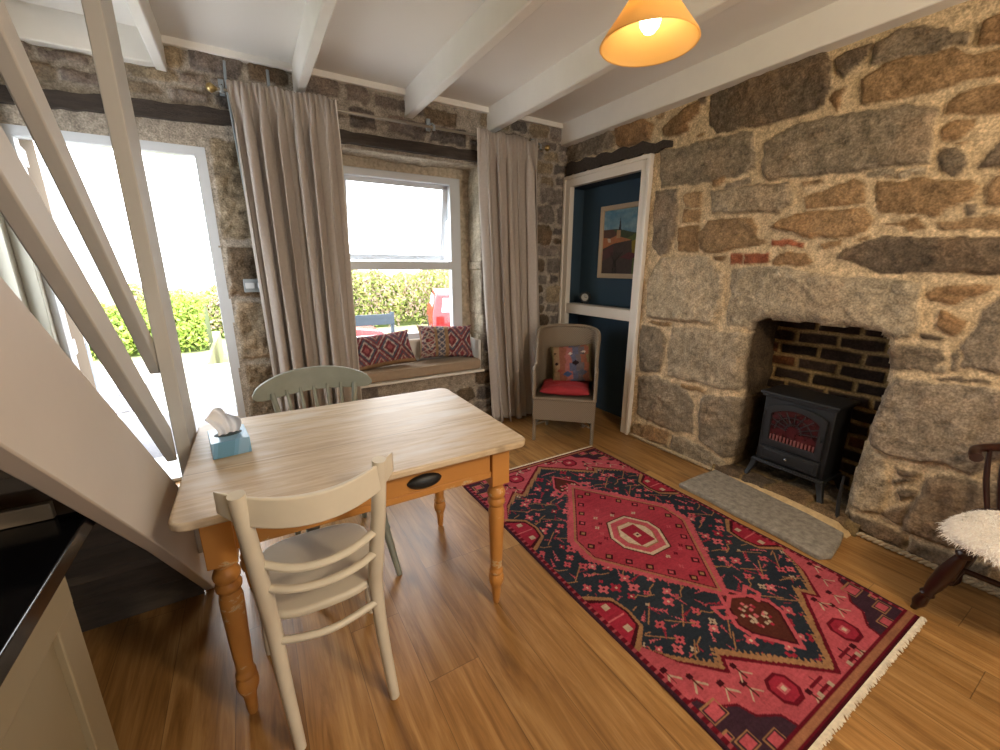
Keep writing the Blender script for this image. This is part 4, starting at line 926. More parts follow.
    mb.build('apron', om, root, bevel=.002)
    mb = MB(); mb.box(-.130, ix - .042, -a - .002, -a + .018, .634, .722); mb.box(-.12, ix - .06, -a + .018, a - .06, .64, .652)
    dr = mb.build('drawer', om, root, bevel=.0025)
    mb = MB(); rings = []
    for i in range(13):
        t = i / 12; x = .148 + (t - .5) * .125; k = math.sqrt(max(0.02, 1 - (2 * t - 1) ** 2))
        rings.append([Vector((x, -a - .002 - k * .022 * math.sin(q) ** .8 if 0 < q < math.pi else -a - .002, .670 + .026 * k * math.cos(q))) for q in [j * math.pi / 8 for j in range(9)]])
    mb.ring_sweep(rings); part_label(mb.build('cup_handle', M_blackiron, dr), 'black oval iron cup pull')
make_table()

# ------------------------------------------------------------------ cream chair (nearest the viewer)
def make_front_chair():
    rx, ry = -2.56, -1.88
    T = Matrix.Translation((-rx, -ry, 0))
    root = thing('dining_chair', 'cream painted wooden chair with curved ladder back at the near side of the table', 'chair', (rx, ry, 0))
    m = mk('cream_chair_paint', '#cdc6b6', rough=.42, var=.05, scale=6)
    for pts in ([(-2.729, -2.13, .868), (-2.719, -2.105, .70), (-2.708, -2.07, .50), (-2.703, -2.055, .40), (-2.696, -2.07, .22), (-2.682, -2.105, .0)], [(-2.392, -2.115, .868), (-2.400, -2.095, .70), (-2.414, -2.065, .50), (-2.416, -2.05, .40), (-2.411, -2.065, .22), (-2.396, -2.096, .0)]):
        MB(T).tube(pts, [.0195, .021, .0225, .0215, .019, .0155], 14, smooth=5).build('leg', m, root)
    for s in (-1, 1):
        MB(T).tube([(-2.56 + s * .165, -1.73, .415), (-2.56 + s * .178, -1.715, .2), (-2.56 + s * .185, -1.70, 0)], [.019, .018, .014], 12, smooth=4).build('leg', m, root)
    # curved top rail, board bent backwards in the middle
    def bent(name, za, zb, halfw, y_end, depth, th, ya=0.0, rise=.0, cx=-2.561, flare=0, n=24, shape=None, mat=m):
        mb = MB(T); rings = []
        for i in range(n + 1):
            t = -1 + 2 * i / n; x = cx + t * halfw; y = y_end - depth * (1 - t * t); up = rise * t * t
            z0, z1 = za + up, zb + up + flare * t * t
            if shape: z0, z1 = shape(t, z0, z1)
            nx = -2 * depth * t / halfw; k = 1 / math.hypot(1, nx); ox, oy = nx * k * th / 2, k * th / 2
            rings.append([Vector((x + ox, y - oy, z0)), Vector((x - ox, y + oy, z0)), Vector((x - ox, y + oy - ya * .5, z1)), Vector((x + ox, y - oy - ya * .5, z1))])
        mb.ring_sweep(rings)
        return mb.build(name, mat, root, bevel=.004, bseg=3)
    bent('top_rail', .760, .838, .212, -2.093, .070, .018, rise=.030, shape=lambda t, a, b: (a + .022 * max(0, abs(t) - .82) / .18, b + .004))
    mb = MB(T); mb.tube([(-2.706, -2.087, .640), (-2.64, -2.126, .626), (-2.56, -2.138, .621), (-2.48, -2.122, .624), (-2.405, -2.083, .634)], .0135, 10, smooth=5, flat=.72); mb.build('back_slat', m, root)
    mb = MB(T); mb.tube([(-2.704, -2.08, .560), (-2.64, -2.112, .552), (-2.56, -2.122, .548), (-2.48, -2.11, .550), (-2.41, -2.076, .556)], .0135, 10, smooth=5, flat=.72); mb.build('back_slat', m, root)
    mb = MB(T); mb.tube([(-2.700, -2.06, .362), (-2.63, -2.080, .358), (-2.56, -2.088, .356), (-2.49, -2.078, .358), (-2.414, -2.058, .362)], .011, 10, smooth=4); mb.build('stretcher', m, root)
    for s in (-1, 1):
        MB(T).tube([(-2.56 + s * .14, -2.065, .25), (-2.56 + s * .176, -1.716, .25)], .010, 10).build('stretcher', m, root)
    MB(T).tube([(-2.735, -1.712, .28), (-2.385, -1.712, .28)], .010, 10).build('stretcher', m, root)
    # saddle seat with rounded rim
    pts = []
    for k in range(40):
        a = 2 * math.pi * k / 40; c_, s_ = math.cos(a), math.sin(a); ex = .62
        w = .185 + .012 * s_
        pts.append((-2.56 + w * math.copysign(abs(c_) ** ex, c_), -1.875 + .195 * math.copysign(abs(s_) ** ex, s_)))
    mb = MB(T); mb.prism(pts, .412, .440); mb.build('seat', m, root, bevel=.010, bseg=3)
make_front_chair()

# ------------------------------------------------------------------ grey-green chair on the far side
def make_back_chair():
    root = thing('dining_chair', 'grey-green painted spindle back kitchen chair tucked under the far side of the table', 'chair', (-2.40, -1.22, 0), math.radians(3))
    m = mk('grey_green_paint', '#858b82', rough=.5, var=.08, scale=9)
    # local: -y faces the table (towards the viewer)
    mb = MB(); rings = []; n = 30
    for i in range(n + 1):
        t = -1 + 2 * i / n; x = .280 * t; y = .30 - .085 * t * t; k = math.sqrt(max(0, 1 - abs(t) ** 2.6)); zc = .822 - .030 * t * t
        z1 = zc + .058 * k + .004; z0 = zc - .062 * k - .006 + .012 * (1 - t * t)
        if z1 < z0 + .008: z1 = z0 + .008
        rings.append([Vector((x, y - .010, z0)), Vector((x, y + .010, z0)), Vector((x, y + .022, z1)), Vector((x, y + .002, z1))])
    mb.ring_sweep(rings); mb.build('top_rail', m, root, bevel=.004, bseg=3)
    for i in range(7):
        t = -.78 + 1.56 * i / 6
        r = .014 if i in (0, 6) else .0085
        MB().tube([(.19 * t, .165 - .02 * abs(t), .45), (.22 * t, .22 - .03 * t * t, .62), (.262 * t * .95, .298 - .085 * t * t, .79)], [r, r * 1.15, r * .85], 10, smooth=4).build('spindle', m, root)
    pts = []
    for k in range(40):
        a = 2 * math.pi * k / 40; c_, s_ = math.cos(a), math.sin(a); ex = .6
        pts.append(((.20 - .02 * s_) * math.copysign(abs(c_) ** ex, c_), -.01 + .20 * math.copysign(abs(s_) ** ex, s_)))
    MB().prism(pts, .425, .458).build('seat', m, root, bevel=.010, bseg=3)
    for sx in (-1, 1):
        for sy in (-1, 1):
            top = Vector((sx * .13, -.01 + sy * .13, .43)); bot = Vector((sx * .175, -.01 + sy * (.335 if sy < 0 else .22), 0)); d = (bot - top); L = d.length
            prof = [(.015, 0), (.021, .05), (.026, .12), (.027, .17), (.019, .245), (.023, .255), (.016, .27), (.0175, .29), (.015, .40), (.0125, L)]
            MB().lathe([(r_, z_) for r_, z_ in prof], top, d, seg=14).build('leg', m, root)
    MB().tube([(-.15, .07, .2), (-.15, -.16, .2)], .010, 8).build('stretcher', m, root); MB().tube([(.15, .07, .2), (.15, -.16, .2)], .010, 8).build('stretcher', m, root); MB().tube([(-.15, -.03, .2), (.15, -.03, .2)], .010, 8).build('stretcher', m, root)
make_back_chair()

# ------------------------------------------------------------------ tissue box on the table
def make_tissues():
    root = thing('tissue_box', 'low blue cardboard box of white tissues on the corner of the pine table', 'tissue box', (-2.768, -1.535, .76), math.radians(7))
    bl = bpy.data.materials.new('printed_card'); bl.use_nodes = True
    nt = bl.node_tree; n = nt.nodes; l = nt.links; b = n['Principled BSDF']; tc = n.new('ShaderNodeTexCoord')
    wv = n.new('ShaderNodeTexWave'); wv.inputs['Scale'].default_value = 3.0; wv.inputs['Distortion'].default_value = 5; wv.inputs['Detail'].default_value = 0; l.new(tc.outputs['Object'], wv.inputs[0])
    cr = n.new('ShaderNodeValToRGB'); cr.color_ramp.interpolation = 'CONSTANT'; e = cr.color_ramp.elements; e[0].position = 0; e[0].color = srgb('#6293b4') + (1,); e[1].position = .45; e[1].color = srgb('#6fa0c6') + (1,); k = e.new(.8); k.color = srgb('#88b0d2') + (1,)
    l.new(wv.outputs['Fac'], cr.inputs[0]); l.new(cr.outputs[0], b.inputs['Base Color']); b.inputs['Roughness'].default_value = .35
    w, d, h = .056, .076, .056
    mb = MB(); mb.box(-w, w, -d, d, 0, h)
    mb.build('carton', bl, root, bevel=.0015)
    pts = [(.042 * math.cos(2 * math.pi * k / 24), .026 * math.sin(2 * math.pi * k / 24)) for k in range(24)]
    part_label(MB().prism(pts, h - .001, h + .0012).build('opening', mk('dark_slot', '#3c4a52', rough=.8), root), 'dark oval slot')
    # folded tissue standing out of the slot
    n_, m_ = 22, 16; P = np.zeros((n_, m_, 3))
    for i in range(n_):
        for j in range(m_):
            s = i / (n_ - 1) * 2 - 1; t = j / (m_ - 1)
            wd = .030 + .018 * t; fold = .016 * math.sin(s * 3.1 + 2 * t) * (.35 + t) + .006 * math.sin(s * 9 + t * 5)
            P[i, j] = (s * wd + .012 * math.sin(t * 3) - .014 * t, fold - .012 * t + .022 * t * t * (s < 0) , h - .004 + .098 * t * (1 - .18 * s * s) + .012 * s * t - .022 * t ** 3 * (s > .2))
    me = grid_mesh('tissue', P, np.ones((n_, m_, 3)) * .75)
    o = link_mesh('tissue', me, mk('tissue_paper', '#f2f2f5', rough=.9, transl=.25), root)
    md = o.modifiers.new('th', 'SOLIDIFY'); md.thickness = .0012; md2 = o.modifiers.new('s', 'SUBSURF'); md2.levels = 1; md2.render_levels = 1
make_tissues()

# ------------------------------------------------------------------ staircase
SX0, SX1 = XL + .01, -2.94
def make_stairs():
    root = thing('staircase', 'open steep wooden staircase painted pale grey, rising towards the viewer on the left', 'staircase', (-3.3, -1.2, 0))
    T = Matrix.Translation((3.3, 1.2, 0))
    top = lambda y: 1.37 + .895 * (-2.31 - y)
    bot = lambda y: 1.045 + .945 * (-2.31 - y)
    ye = -3.55
    poly = [(-1.205, 0), (-1.0, 0), (-1.0, top(-1.0)), (-1.45, top(-1.45)), (ye, min(ZC, top(ye))), (ye, bot(ye) * 1.0), (-2.31, bot(-2.31)), (-1.205, bot(-1.205))]
    poly = [(-1.215, 0), (-1.0, 0), (-1.0, .20), (-1.45, .60), (-2.31, 1.372), (-3.66, 2.58), (-3.66, 2.26), (-2.31, 1.048), (-1.85, .625), (-1.32, .105)]
    MB(T).prism(poly, SX1 - .034, SX1, 'x').build('stringer', M_stair, root, bevel=.003)
    MB(T).prism(poly, SX0, SX0 + .034, 'x').build('stringer', M_stair, root, bevel=.003)
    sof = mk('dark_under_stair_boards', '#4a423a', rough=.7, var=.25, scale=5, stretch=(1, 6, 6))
    mb = MB(T)
    for k in range(3): mb.box(SX0 + .03, SX1 - .036, -1.232, -1.215, .0 + .105 * k, .1045 + .105 * k)
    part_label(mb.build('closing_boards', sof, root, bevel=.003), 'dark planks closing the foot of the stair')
    MB(T).box(SX0 + .03, SX1 - .036, -1.236, -1.228, .318, .345).build('batten', M_stair, root, bevel=.002)
    for i in range(11):
        z = .205 * (i + 1); y = -1.06 - .222 * i
        if z > 2.4: break
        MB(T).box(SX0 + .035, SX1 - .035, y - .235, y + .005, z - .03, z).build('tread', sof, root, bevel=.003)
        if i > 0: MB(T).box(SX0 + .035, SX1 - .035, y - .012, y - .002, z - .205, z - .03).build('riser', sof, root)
    # newel board, handrail and mid rail
    MB(T).box(-2.941, -2.897, -1.40, -1.20, .30, ZC).build('newel_post', M_rail, root, bevel=.004)
    z1 = lambda y: .853 + 1.02 * (-1.43 - y)
    MB(T).prism([(-1.402, z1(-1.402)), (-3.08, z1(-3.08)), (-3.08, z1(-3.08) - .125), (-1.402, z1(-1.402) - .125)], -2.974, -2.942, 'x').build('mid_rail', M_rail, root, bevel=.004)
    z2 = lambda y: 1.135 + 1.10 * (-1.38 - y)
    MB(T).prism([(-1.37, z2(-1.37)), (-2.69, z2(-2.69)), (-2.69, z2(-2.69) - .105), (-1.37, z2(-1.37) - .105)], -2.974, -2.942, 'x').build('handrail', M_rail, root, bevel=.004)
make_stairs()

# ------------------------------------------------------------------ kitchen unit in the left foreground
def make_kitchen():
    y0, y1 = -4.0, -2.20
    cm = mk('cream_cabinet_paint', '#80755f', rough=.45, var=.03, scale=5)
    cab = thing('kitchen_cabinet', 'cream shaker style base cabinet standing beside the staircase', 'cabinet', (-3.32, -3.05, 0))
    T = Matrix.Translation((3.32, 3.05, 0))
    mb = MB(T); mb.box(-3.60, -3.022, y0, y1 - .02, .1, .862); mb.box(-3.60, -3.07, y0, y1 - .06, 0, .1); mb.build('carcase', cm, cab, bevel=.002)
    ys = [y1 - .025, y1 - .475, y1 - .925, y1 - 1.375, y1 - 1.825]
    for a, b in zip(ys[1:], ys[:-1]):
        a += .004
        mb = MB(T); st = .075; x0, x1 = -3.021, -3.0
        mb.box(x0, x1, a, a + st, .12, .85); mb.box(x0, x1, b - st, b, .12, .85); mb.box(x0, x1, a, b, .12, .195); mb.box(x0, x1, a, b, .775, .85); mb.box(x0, x1 - .012, a + .01, b - .01, .13, .84)
        d = mb.build('door', cm, cab, bevel=.0025)
        MB(T).lathe([(.006, 0), (.005, .012), (.013, .02), (.014, .026), (.008, .031)], (x1, a + .05, .74), (1, 0, 0), 16).build('knob', M_steel, d)
    wt = mk('black_granite_worktop', '#0b0c10', rough=.16, var=.5, scale=220, spec=.5)
    mb = MB(); mb.box(-3.60, -2.978, y0, -2.10, .864, .90)
    o = mb.build('worktop', wt, bevel=.004, bseg=3); tag(o, 'black polished granite worktop with a bright front edge over the cream cabinet', 'worktop')
    o = MB().box(-3.60, -3.03, -2.118, -2.102, .9012, .935).build('upstand', mk('pale_oak_strip', '#7a6b58', rough=.5, var=.15, scale=6), bevel=.002)
    tag(o, 'pale wooden upstand strip along the back of the black worktop under the stairs', 'upstand')
make_kitchen()

# ------------------------------------------------------------------ window seat, cushions
M_seat = mk('taupe_cushion_fabric', '#a08e7a', rough=.95, var=.06, scale=30, bump=.3, bscale=300)
mb = MB(); mb.box(WIN_X0 + .015, WIN_X1 - .016, -.005, .24, .470, .490)
tag(mb.build('seat_board', M_white, bevel=.004), 'white painted board of the window seat under the long cushion', 'window seat')
def box_cushion():
    x0, x1, y0, y1, z0, z1 = WIN_X0 + .03, WIN_X1 - .045, 0.008, .262, .4905, .588
    n, m = 60, 18
    root = thing('seat_cushion', 'long taupe box cushion lying on the window seat', 'cushion', ((x0 + x1) / 2, (y0 + y1) / 2, z0))
    mb = MB(Matrix.Translation((-(x0 + x1) / 2, -(y0 + y1) / 2, -z0)))
    sec = []
    for k in range(28):
        a = 2 * math.pi * k / 28; c_, s_ = math.cos(a), math.sin(a)
        sec.append((math.copysign(abs(c_) ** .28, c_), math.copysign(abs(s_) ** .34, s_)))
    rings = []
    for i in range(n + 1):
        t = i / n; e = min(t, 1 - t) * 1.12; k = min(1, (e / .02)) ** .4 if e < .02 else 1
        k = max(k, .25); dip = .006 * math.sin(t * 9) + .004 * math.sin(t * 23)
        rings.append([Vector((x0 + (x1 - x0) * t, (y0 + y1) / 2 + (y1 - y0) / 2 * c_ * (.93 + .07 * k), (z0 + z1) / 2 + (z1 - z0) / 2 * s_ * (.75 + .25 * k) + (dip * .6 if s_ > 0 else 0))) for c_, s_ in sec])
    mb.ring_sweep(rings); mb.build('cover', M_seat, root)
    mb = MB(Matrix.Translation((-(x0 + x1) / 2, -(y0 + y1) / 2, -z0)))
    mb.tube([(x0 + .01, y0 + .004, z1 - .016), ((x0 + x1) / 2, y0 + .001, z1 - .014), (x1 - .01, y0 + .004, z1 - .016)], .004, 8, smooth=6); mb.build('piping', M_seat, root)
box_cushion()

def pillow(w, h, t, painter, n=64, pinch=.10, seed=1):
    us = np.linspace(-1, 1, n); m = int(n * h / w); vs = np.linspace(-1, 1, m)
    U, V = np.meshgrid(us, vs, indexing='ij')
    ed = (1 - np.abs(U) ** 2.6) * (1 - np.abs(V) ** 2.6)
    T = t / 2 * np.clip(ed, 0, 1) ** .42
    sx = 1 - pinch * (1 - np.abs(V) ** 2) * np.abs(U) ** 3; sy = 1 - pinch * (1 - np.abs(U) ** 2) * np.abs(V) ** 3
    X = U * w / 2 * sx; Y = V * h / 2 * sy
    wr = (vnoise(U + 3, V + 3, 3, seed, 3) - .5) * .018 * np.clip(ed * 3, 0, 1)
    Cf = painter((U * w / 2), (V * h / 2))
    me1 = grid_mesh('a', np.stack([X, Y, T + wr], -1), Cf); me2 = grid_mesh('b', np.stack([X, Y, -T + wr * .5], -1), painter.back if hasattr(painter, 'back') else Cf)
    bm = bmesh.new(); bm.from_mesh(me1)
    bm2 = bmesh.new(); bm2.from_mesh(me2); bmesh.ops.reverse_faces(bm2, faces=bm2.faces); bm2.to_mesh(me2); bm2.free(); bm.from_mesh(me2)
    bmesh.ops.remove_doubles(bm, verts=bm.verts, dist=.0006)
    me = bpy.data.meshes.new('cover'); bm.to_mesh(me); bm.free(); bpy.data.meshes.remove(me1); bpy.data.meshes.remove(me2)
    for p in me.polygons: p.use_smooth = True
    return me
KP = {k: np.array(srgb(v)) for k, v in dict(red='#84454c', dred='#6b353c', navy='#545562', cream='#bcaea4', pink='#9c5a5c', tan='#8f7458', dark='#2c2225', olive='#6a6446', blue='#41557a', brick='#84493e', green='#5b6748').items()}
M_kilim = mk('kilim_weave', (.4, .1, .1), rough=.95, attr='Col', var=.15, scale=90, bump=.4, bscale=260, spec=.1)
def paint_lozenges(seed, stripes):
    def f(X, Y):
        C = np.zeros(X.shape + (3,)); C[:] = KP['red']; rr = random.Random(seed)
        Px = .19
        for k, (off, ph) in enumerate(((0, 0),)):
            a = np.abs(((X + .06) / Px) % 1 - .5) * 2; b = np.abs(((Y + .12) / .24) % 1 - .5) * 2; d = a + b
            C[d < .25] = KP['pink']; C[(d >= .25) & (d < .42)] = KP['dred']
            C[(d > .52) & (d < .64)] = KP['cream']; C[(d >= .64) & (d < .84)] = KP['navy']; C[(d >= .84) & (d < .96)] = KP['dred']; C[(d > 1.04) & (d < 1.14)] = KP['cream'] * .85; C[(d > 1.32) & (d < 1.5)] = KP['navy']; C[(d > 1.62) & (d < 1.72)] = KP['cream'] * .8
        st = ((X * 150).astype(int) % 2 == 0)
        C *= np.where(st, 1.0, .86)[..., None]
        if stripes:
            for x0, x1, c in ((-.115, -.085, 'tan'), (-.02, .005, 'tan'), (-.3, -.235, 'tan')): C[(X > x0) & (X < x1)] = KP[c]
            m = (X > -.085) & (X < -.02); z = np.abs((Y / .05) % 1 - .5) * 2; zz = np.abs((X + .085) / .065 * 2 - 1); C[m] = KP['navy']; C[m & (np.abs(z - zz) < .2)] = KP['cream'] * .8
            m = (X > -.235) & (X < -.115); C[m & (np.abs(z - np.abs((X + .235) / .12 * 2 - 1)) < .18)] = KP['cream'] * .75
        else:
            C[(Y < -.115)] = KP['tan']
        return C * (.8 + .4 * vnoise(X, Y, 60, seed, 2))[..., None]
    return f
def place_cushion(name, label, me, mat, loc, rx, rz, ry=0, group='kilim cushions on the window seat'):
    me.name = name; o = bpy.data.objects.new(name, me); COL.objects.link(o)
    if not me.materials: me.materials.append(mat)
    o.matrix_world = Matrix.Translation(loc) @ Matrix.Rotation(rz, 4, 'Z') @ Matrix.Rotation(ry, 4, 'Y') @ Matrix.Rotation(rx, 4, 'X')
    tag(o, label, 'cushion', group); return o
place_cushion('throw_cushion', 'red kilim cushion with rows of white outlined diamonds, left one on the window seat', pillow(.50, .29, .13, paint_lozenges(3, False), seed=2), M_kilim, (-1.76, .125, .730), math.radians(62), math.radians(4), math.radians(-3))
place_cushion('throw_cushion', 'red kilim cushion with tan bands and zigzags, right one on the window seat', pillow(.50, .30, .14, paint_lozenges(7, True), seed=5), M_kilim, (-1.205, .150, .746), math.radians(68), math.radians(-8), math.radians(3))

# ------------------------------------------------------------------ curtains and rail
def curtain(name, label, xt0, xt1, xb0, xb1, ztop, zbot, pleats, seed, amp=.034, yc=-.118, xm=None):
    n, m = 420, 60
    s = np.linspace(0, 1, n)[:, None] * np.ones((1, m)); t = np.ones((n, 1)) * np.linspace(0, 1, m)[None, :]
    k = t ** 1.3
    x0 = xt0 * (1 - k) + xb0 * k; x1 = xt1 * (1 - k) + xb1 * k
    ph = 2 * math.pi * pleats * s
    rr = random.Random(seed)
    wig = 1.7 * sum(rr.uniform(.15, .6) * np.sin(2 * math.pi * (q * s + rr.random()) + t * rr.uniform(-1.4, 1.4)) for q in (1, 2, 3, 5)) * .55
    head = np.clip((.055 - t) / .055, 0, 1)
    body = np.clip(t / .10, 0, 1)
    env = (.45 + .55 * body) * (1 - .25 * np.sin(2 * math.pi * (s * 2.3 + seed)) * body)
    hp = 2 * math.pi * pleats * 3.0 * s
    a = amp * env * (1 + .35 * t)
    Y = yc + a * np.sin(ph + wig * body * 1.1 + .5 * np.sin(ph)) * (.30 + .70 * body) + .010 * np.sin(hp + 1) * (1 - body) + .006 * np.sin(ph * 3 + t * 9) * body + .01 * wig * body
    X = x0 + (x1 - x0) * s + a * .35 * np.sin(2 * ph + 1.1) * body
    Z = ztop + (zbot - ztop) * t + .006 * np.sin(ph) * (t > .97) + .012 * wig * head + .004 * np.sin(hp) * head
    Y = Y - .010 * np.exp(-((t - .05) / .012) ** 2)*0
    C = np.ones(X.shape + (3,)) * np.array(srgb('#a69b90'))
    root = thing(name, label, 'curtain', ((xb0 + xb1) / 2, yc, zbot), 0, 'curtains beside the window')
    P = np.stack([X - (xb0 + xb1) / 2, Y - yc, Z - zbot], -1)
    o = link_mesh('drape', grid_mesh('drape', P, C), M_cur, root)
    md = o.modifiers.new('th', 'SOLIDIFY'); md.thickness = .003
    # edge hem of the leading side
    mb = MB(); e = n - 1 if xt1 < -1.5 else 0
    mb.tube([Vector(P[e, j]) for j in range(0, m, 3)] + [Vector(P[e, m - 1])], .0045, 6); part_label(mb.build('hem', mk('curtain_lining', '#cfc9c2', rough=.9), root), 'paler lining edge')
M_cur = mk('linen_curtain', '#bdb4ac', rough=.95, var=.05, scale=60, bump=.25, bscale=380, spec=.1, transl=.22)
curtain('curtain', 'long grey linen curtain with pleated head hanging between the garden door and the window', -2.60, -2.02, -2.56, -2.035, 2.400, .02, 6.5, 3, .046)
curtain('curtain', 'long grey linen curtain with pleated head hanging right of the window', -1.005, -.455, -.865, -.335, 2.385, .02, 6, 8, .042)
rod = thing('curtain_rail', 'slim metal curtain rail with brass ball ends above the window', 'curtain rail', (-1.5, -.10, 2.355))
T = Matrix.Translation((1.5, .10, -2.355))
MB(T).tube([(-2.665, -.070, 2.355), (-.33, -.070, 2.355)], .0095, 12).build('pole', mk('pole_metal', '#8b8478', rough=.35, metal=.6), rod)
for x in (-2.675, -.32):
    MB(T).lathe([(.009, -.03), (.011, -.02), (.017, -.015), (.025, 0), (.024, .010), (.017, .021), (.004, .027)], (x, -.070, 2.355), (-1 if x < -1 else 1, 0, 0), 18).build('finial', M_brass, rod)
for x in (-2.625, -1.34, -.39):
    mb = MB(T); mb.tube([(x, WY - .02, 2.40), (x, -.03, 2.392), (x, -.070, 2.372)], .006, 8, smooth=3); mb.tube([(x, -.070, 2.372), (x, -.070, 2.338)], .012, 8); mb.box(x - .014, x + .014, WY - .03, WY - .005, 2.36, 2.44); mb.build('bracket', M_steel, rod)

# conduit pipes and the twin socket
o = MB().tube([(-2.592, WY - .028, ZC - .06), (-2.598, WY - .03, 2.40), (-2.585, WY - .03, 2.0), (-2.56, WY - .03, 1.31)], .0075, 8, smooth=5).build('conduit_pipe', M_steel)
tag(o, 'thin grey pipe running from the ceiling down to the wall socket beside the curtain', 'pipe')
o = MB().tube([(-2.372, WY - .024, ZC - .06), (-2.375, WY - .026, 2.30)], .0085, 8).build('conduit_pipe', M_steel)
tag(o, 'short grey pipe between the ceiling and the left curtain head', 'pipe')
sw = thing('wall_switch', 'grey surface mounted double switch box on the stone beside the left curtain', 'switch', (-2.59, WY - .025, 1.262))
MB().box(-.074, .074, -.028, .02, -.042, .042).build('back_box', M_steel, sw, bevel=.004)
for x in (-.038, .032): part_label(MB().box(x - .026, x + .026, -.034, -.026, -.018, .018).build('rocker', M_upvc, sw, bevel=.003), 'white rocker')

# ------------------------------------------------------------------ wicker chair
def make_wicker():
    root = thing('wicker_armchair', 'small taupe woven wicker armchair with rounded back in the corner', 'chair', (-.450, -.598, 0), math.radians(-42.5))
    m = bpy.data.materials.new('taupe_wicker'); m.use_nodes = True
    nt = m.node_tree; n = nt.nodes; l = nt.links; b = n['Principled BSDF']; tc = n.new('ShaderNodeTexCoord')
    ck = n.new('ShaderNodeTexWave'); ck.bands_direction = 'Z'; ck.inputs['Scale'].default_value = 48; l.new(tc.outputs['Object'], ck.inputs[0])
    ck2 = n.new('ShaderNodeTexWave'); ck2.bands_direction = 'DIAGONAL'; ck2.inputs['Scale'].default_value = 40; l.new(tc.outputs['Object'], ck2.inputs[0])
    mu = n.new('ShaderNodeMath'); mu.operation = 'MULTIPLY'; l.new(ck.outputs['Fac'], mu.inputs[0]); l.new(ck2.outputs['Fac'], mu.inputs[1])
    cr = n.new('ShaderNodeValToRGB'); e = cr.color_ramp.elements; e[0].color = srgb('#6d6050') + (1,); e[1].color = srgb('#8f806c') + (1,); e[1].position = .6
    l.new(mu.outputs[0], cr.inputs[0]); l.new(cr.outputs[0], b.inputs['Base Color']); b.inputs['Roughness'].default_value = .6
    bp_ = n.new('ShaderNodeBump'); bp_.inputs['Strength'].default_value = .6; bp_.inputs['Distance'].default_value = .003; l.new(mu.outputs[0], bp_.inputs['Height']); l.new(bp_.outputs[0], b.inputs['Normal'])
    hw, yf = .236, -.225
    def plan(s):                        # s from -1 (front left) round the back to 1
        a = abs(s)
        if a > .62: return (math.copysign(hw, s), yf + (1 - a) / .38 * .22)
        q = (1 - a / .62) * R90         # 0 at the side, 90 deg at the back centre
        return (math.copysign(hw * math.cos(q) ** .7, s) if a > 1e-6 else 0.0, -.005 + .225 * math.sin(q) ** .8)
    def top(s):
        a = abs(s); k = min(1, max(0, (.80 - a) / .32)); k = k * k * (3 - 2 * k)
        return .600 + (.895 - .600) * k - .03 * min(1, a / .5) ** 2 * k + .012 * math.sin(min(1, (1 - a) / .2) * math.pi)
    def wall(nm, zb, zt, ins, th=.016, s0=-1, s1=1, N=80):
        mb = MB(); rings = []
        for i in range(N + 1):
            s = s0 + (s1 - s0) * i / N; x, y = plan(s); x2, y2 = plan(max(-1, min(1, s + .01))); x3, y3 = plan(max(-1, min(1, s - .01)))
            tx, ty = x2 - x3, y2 - y3; L = math.hypot(tx, ty) or 1; nx, ny = ty / L, -tx / L
            ring = []; zt_ = zt(s) if callable(zt) else zt
            lean = lambda z: max(0, z - .42) * .16
            M_ = 8
            for k in range(M_ + 1):
                z = zb + (zt_ - zb) * k / M_; bulge = 1 + lean(z) * (1 if abs(s) < .6 else .4); ring.append(Vector((x * bulge - nx * 0, (y * bulge if y > 0 else y), z)))
            for k in range(M_, -1, -1):
                z = zb + (zt_ - zb) * k / M_; bulge = 1 + lean(z) * (1 if abs(s) < .6 else .4); ring.append(Vector((x * bulge + nx * th * -1, (y * bulge if y > 0 else y) + ny * th * -1, z)))
            rings.append(ring)
        return mb.ring_sweep(rings)
    wall('back', .36, top, 0).build('back_shell', m, root)
    # top roll
    pts = []
    for i in range(81):
        s = -1 + 2 * i / 80; x, y = plan(s); z = top(s); bl = 1 + max(0, z - .42) * .16 * (1 if abs(s) < .6 else .4); pts.append((x * bl, y * bl if y > 0 else y, z))
    MB().tube([(pts[0][0], pts[0][1] - .004, .36)] + pts + [(pts[-1][0], pts[-1][1] - .004, .36)], .0145, 10).build('rim_roll', m, root)
    mb = MB(); mb.box(-hw - .008, hw + .008, yf - .012, yf + .012, .185, .365); mb.box(-hw - .012, -hw + .012, yf, .1, .20, .365); mb.box(hw - .012, hw + .012, yf, .1, .20, .365); mb.build('apron', m, root, bevel=.005)
    pts = [(plan(s)[0] * .96, plan(s)[1] * .96) for s in [(-1 + 2 * i / 40) for i in range(41)]]
    MB().prism(pts, .345, .372).build('seat', m, root, bevel=.004)
    MB().tube([(-hw - .01, yf - .012, .367), (hw + .01, yf - .012, .367)], .011, 8).build('front_roll', m, root)
    for x, y in ((-hw + .004, yf + .004), (hw - .004, yf + .004), (-.16, .15), (.16, .15)):
        MB().tube([(x, y, 0), (x, y, .36)], [.0135, .0155], 12).build('leg', m, root)
    for s in (-1, 1): MB().tube([(s * (hw - .006), yf + .005, .135), (s * .16, .15, .13)], .008, 8).build('stretcher', m, root)
    MB().tube([(-hw + .006, yf + .006, .13), (.0, -.02, .15), (hw - .006, yf + .006, .13)], .007, 8, smooth=4).build('stretcher', m, root)
make_wicker()
W_M = Matrix.Translation((-.450, -.598, 0)) @ Matrix.Rotation(math.radians(-42.5), 4, 'Z')
def red_pad(X, Y):
    return np.ones(X.shape + (3,)) * np.array(srgb('#93242a')) * (.9 + .2 * vnoise(X, Y, 20, 2, 2))[..., None]
me = pillow(.395, .37, .085, red_pad, n=40, pinch=.02, seed=9)
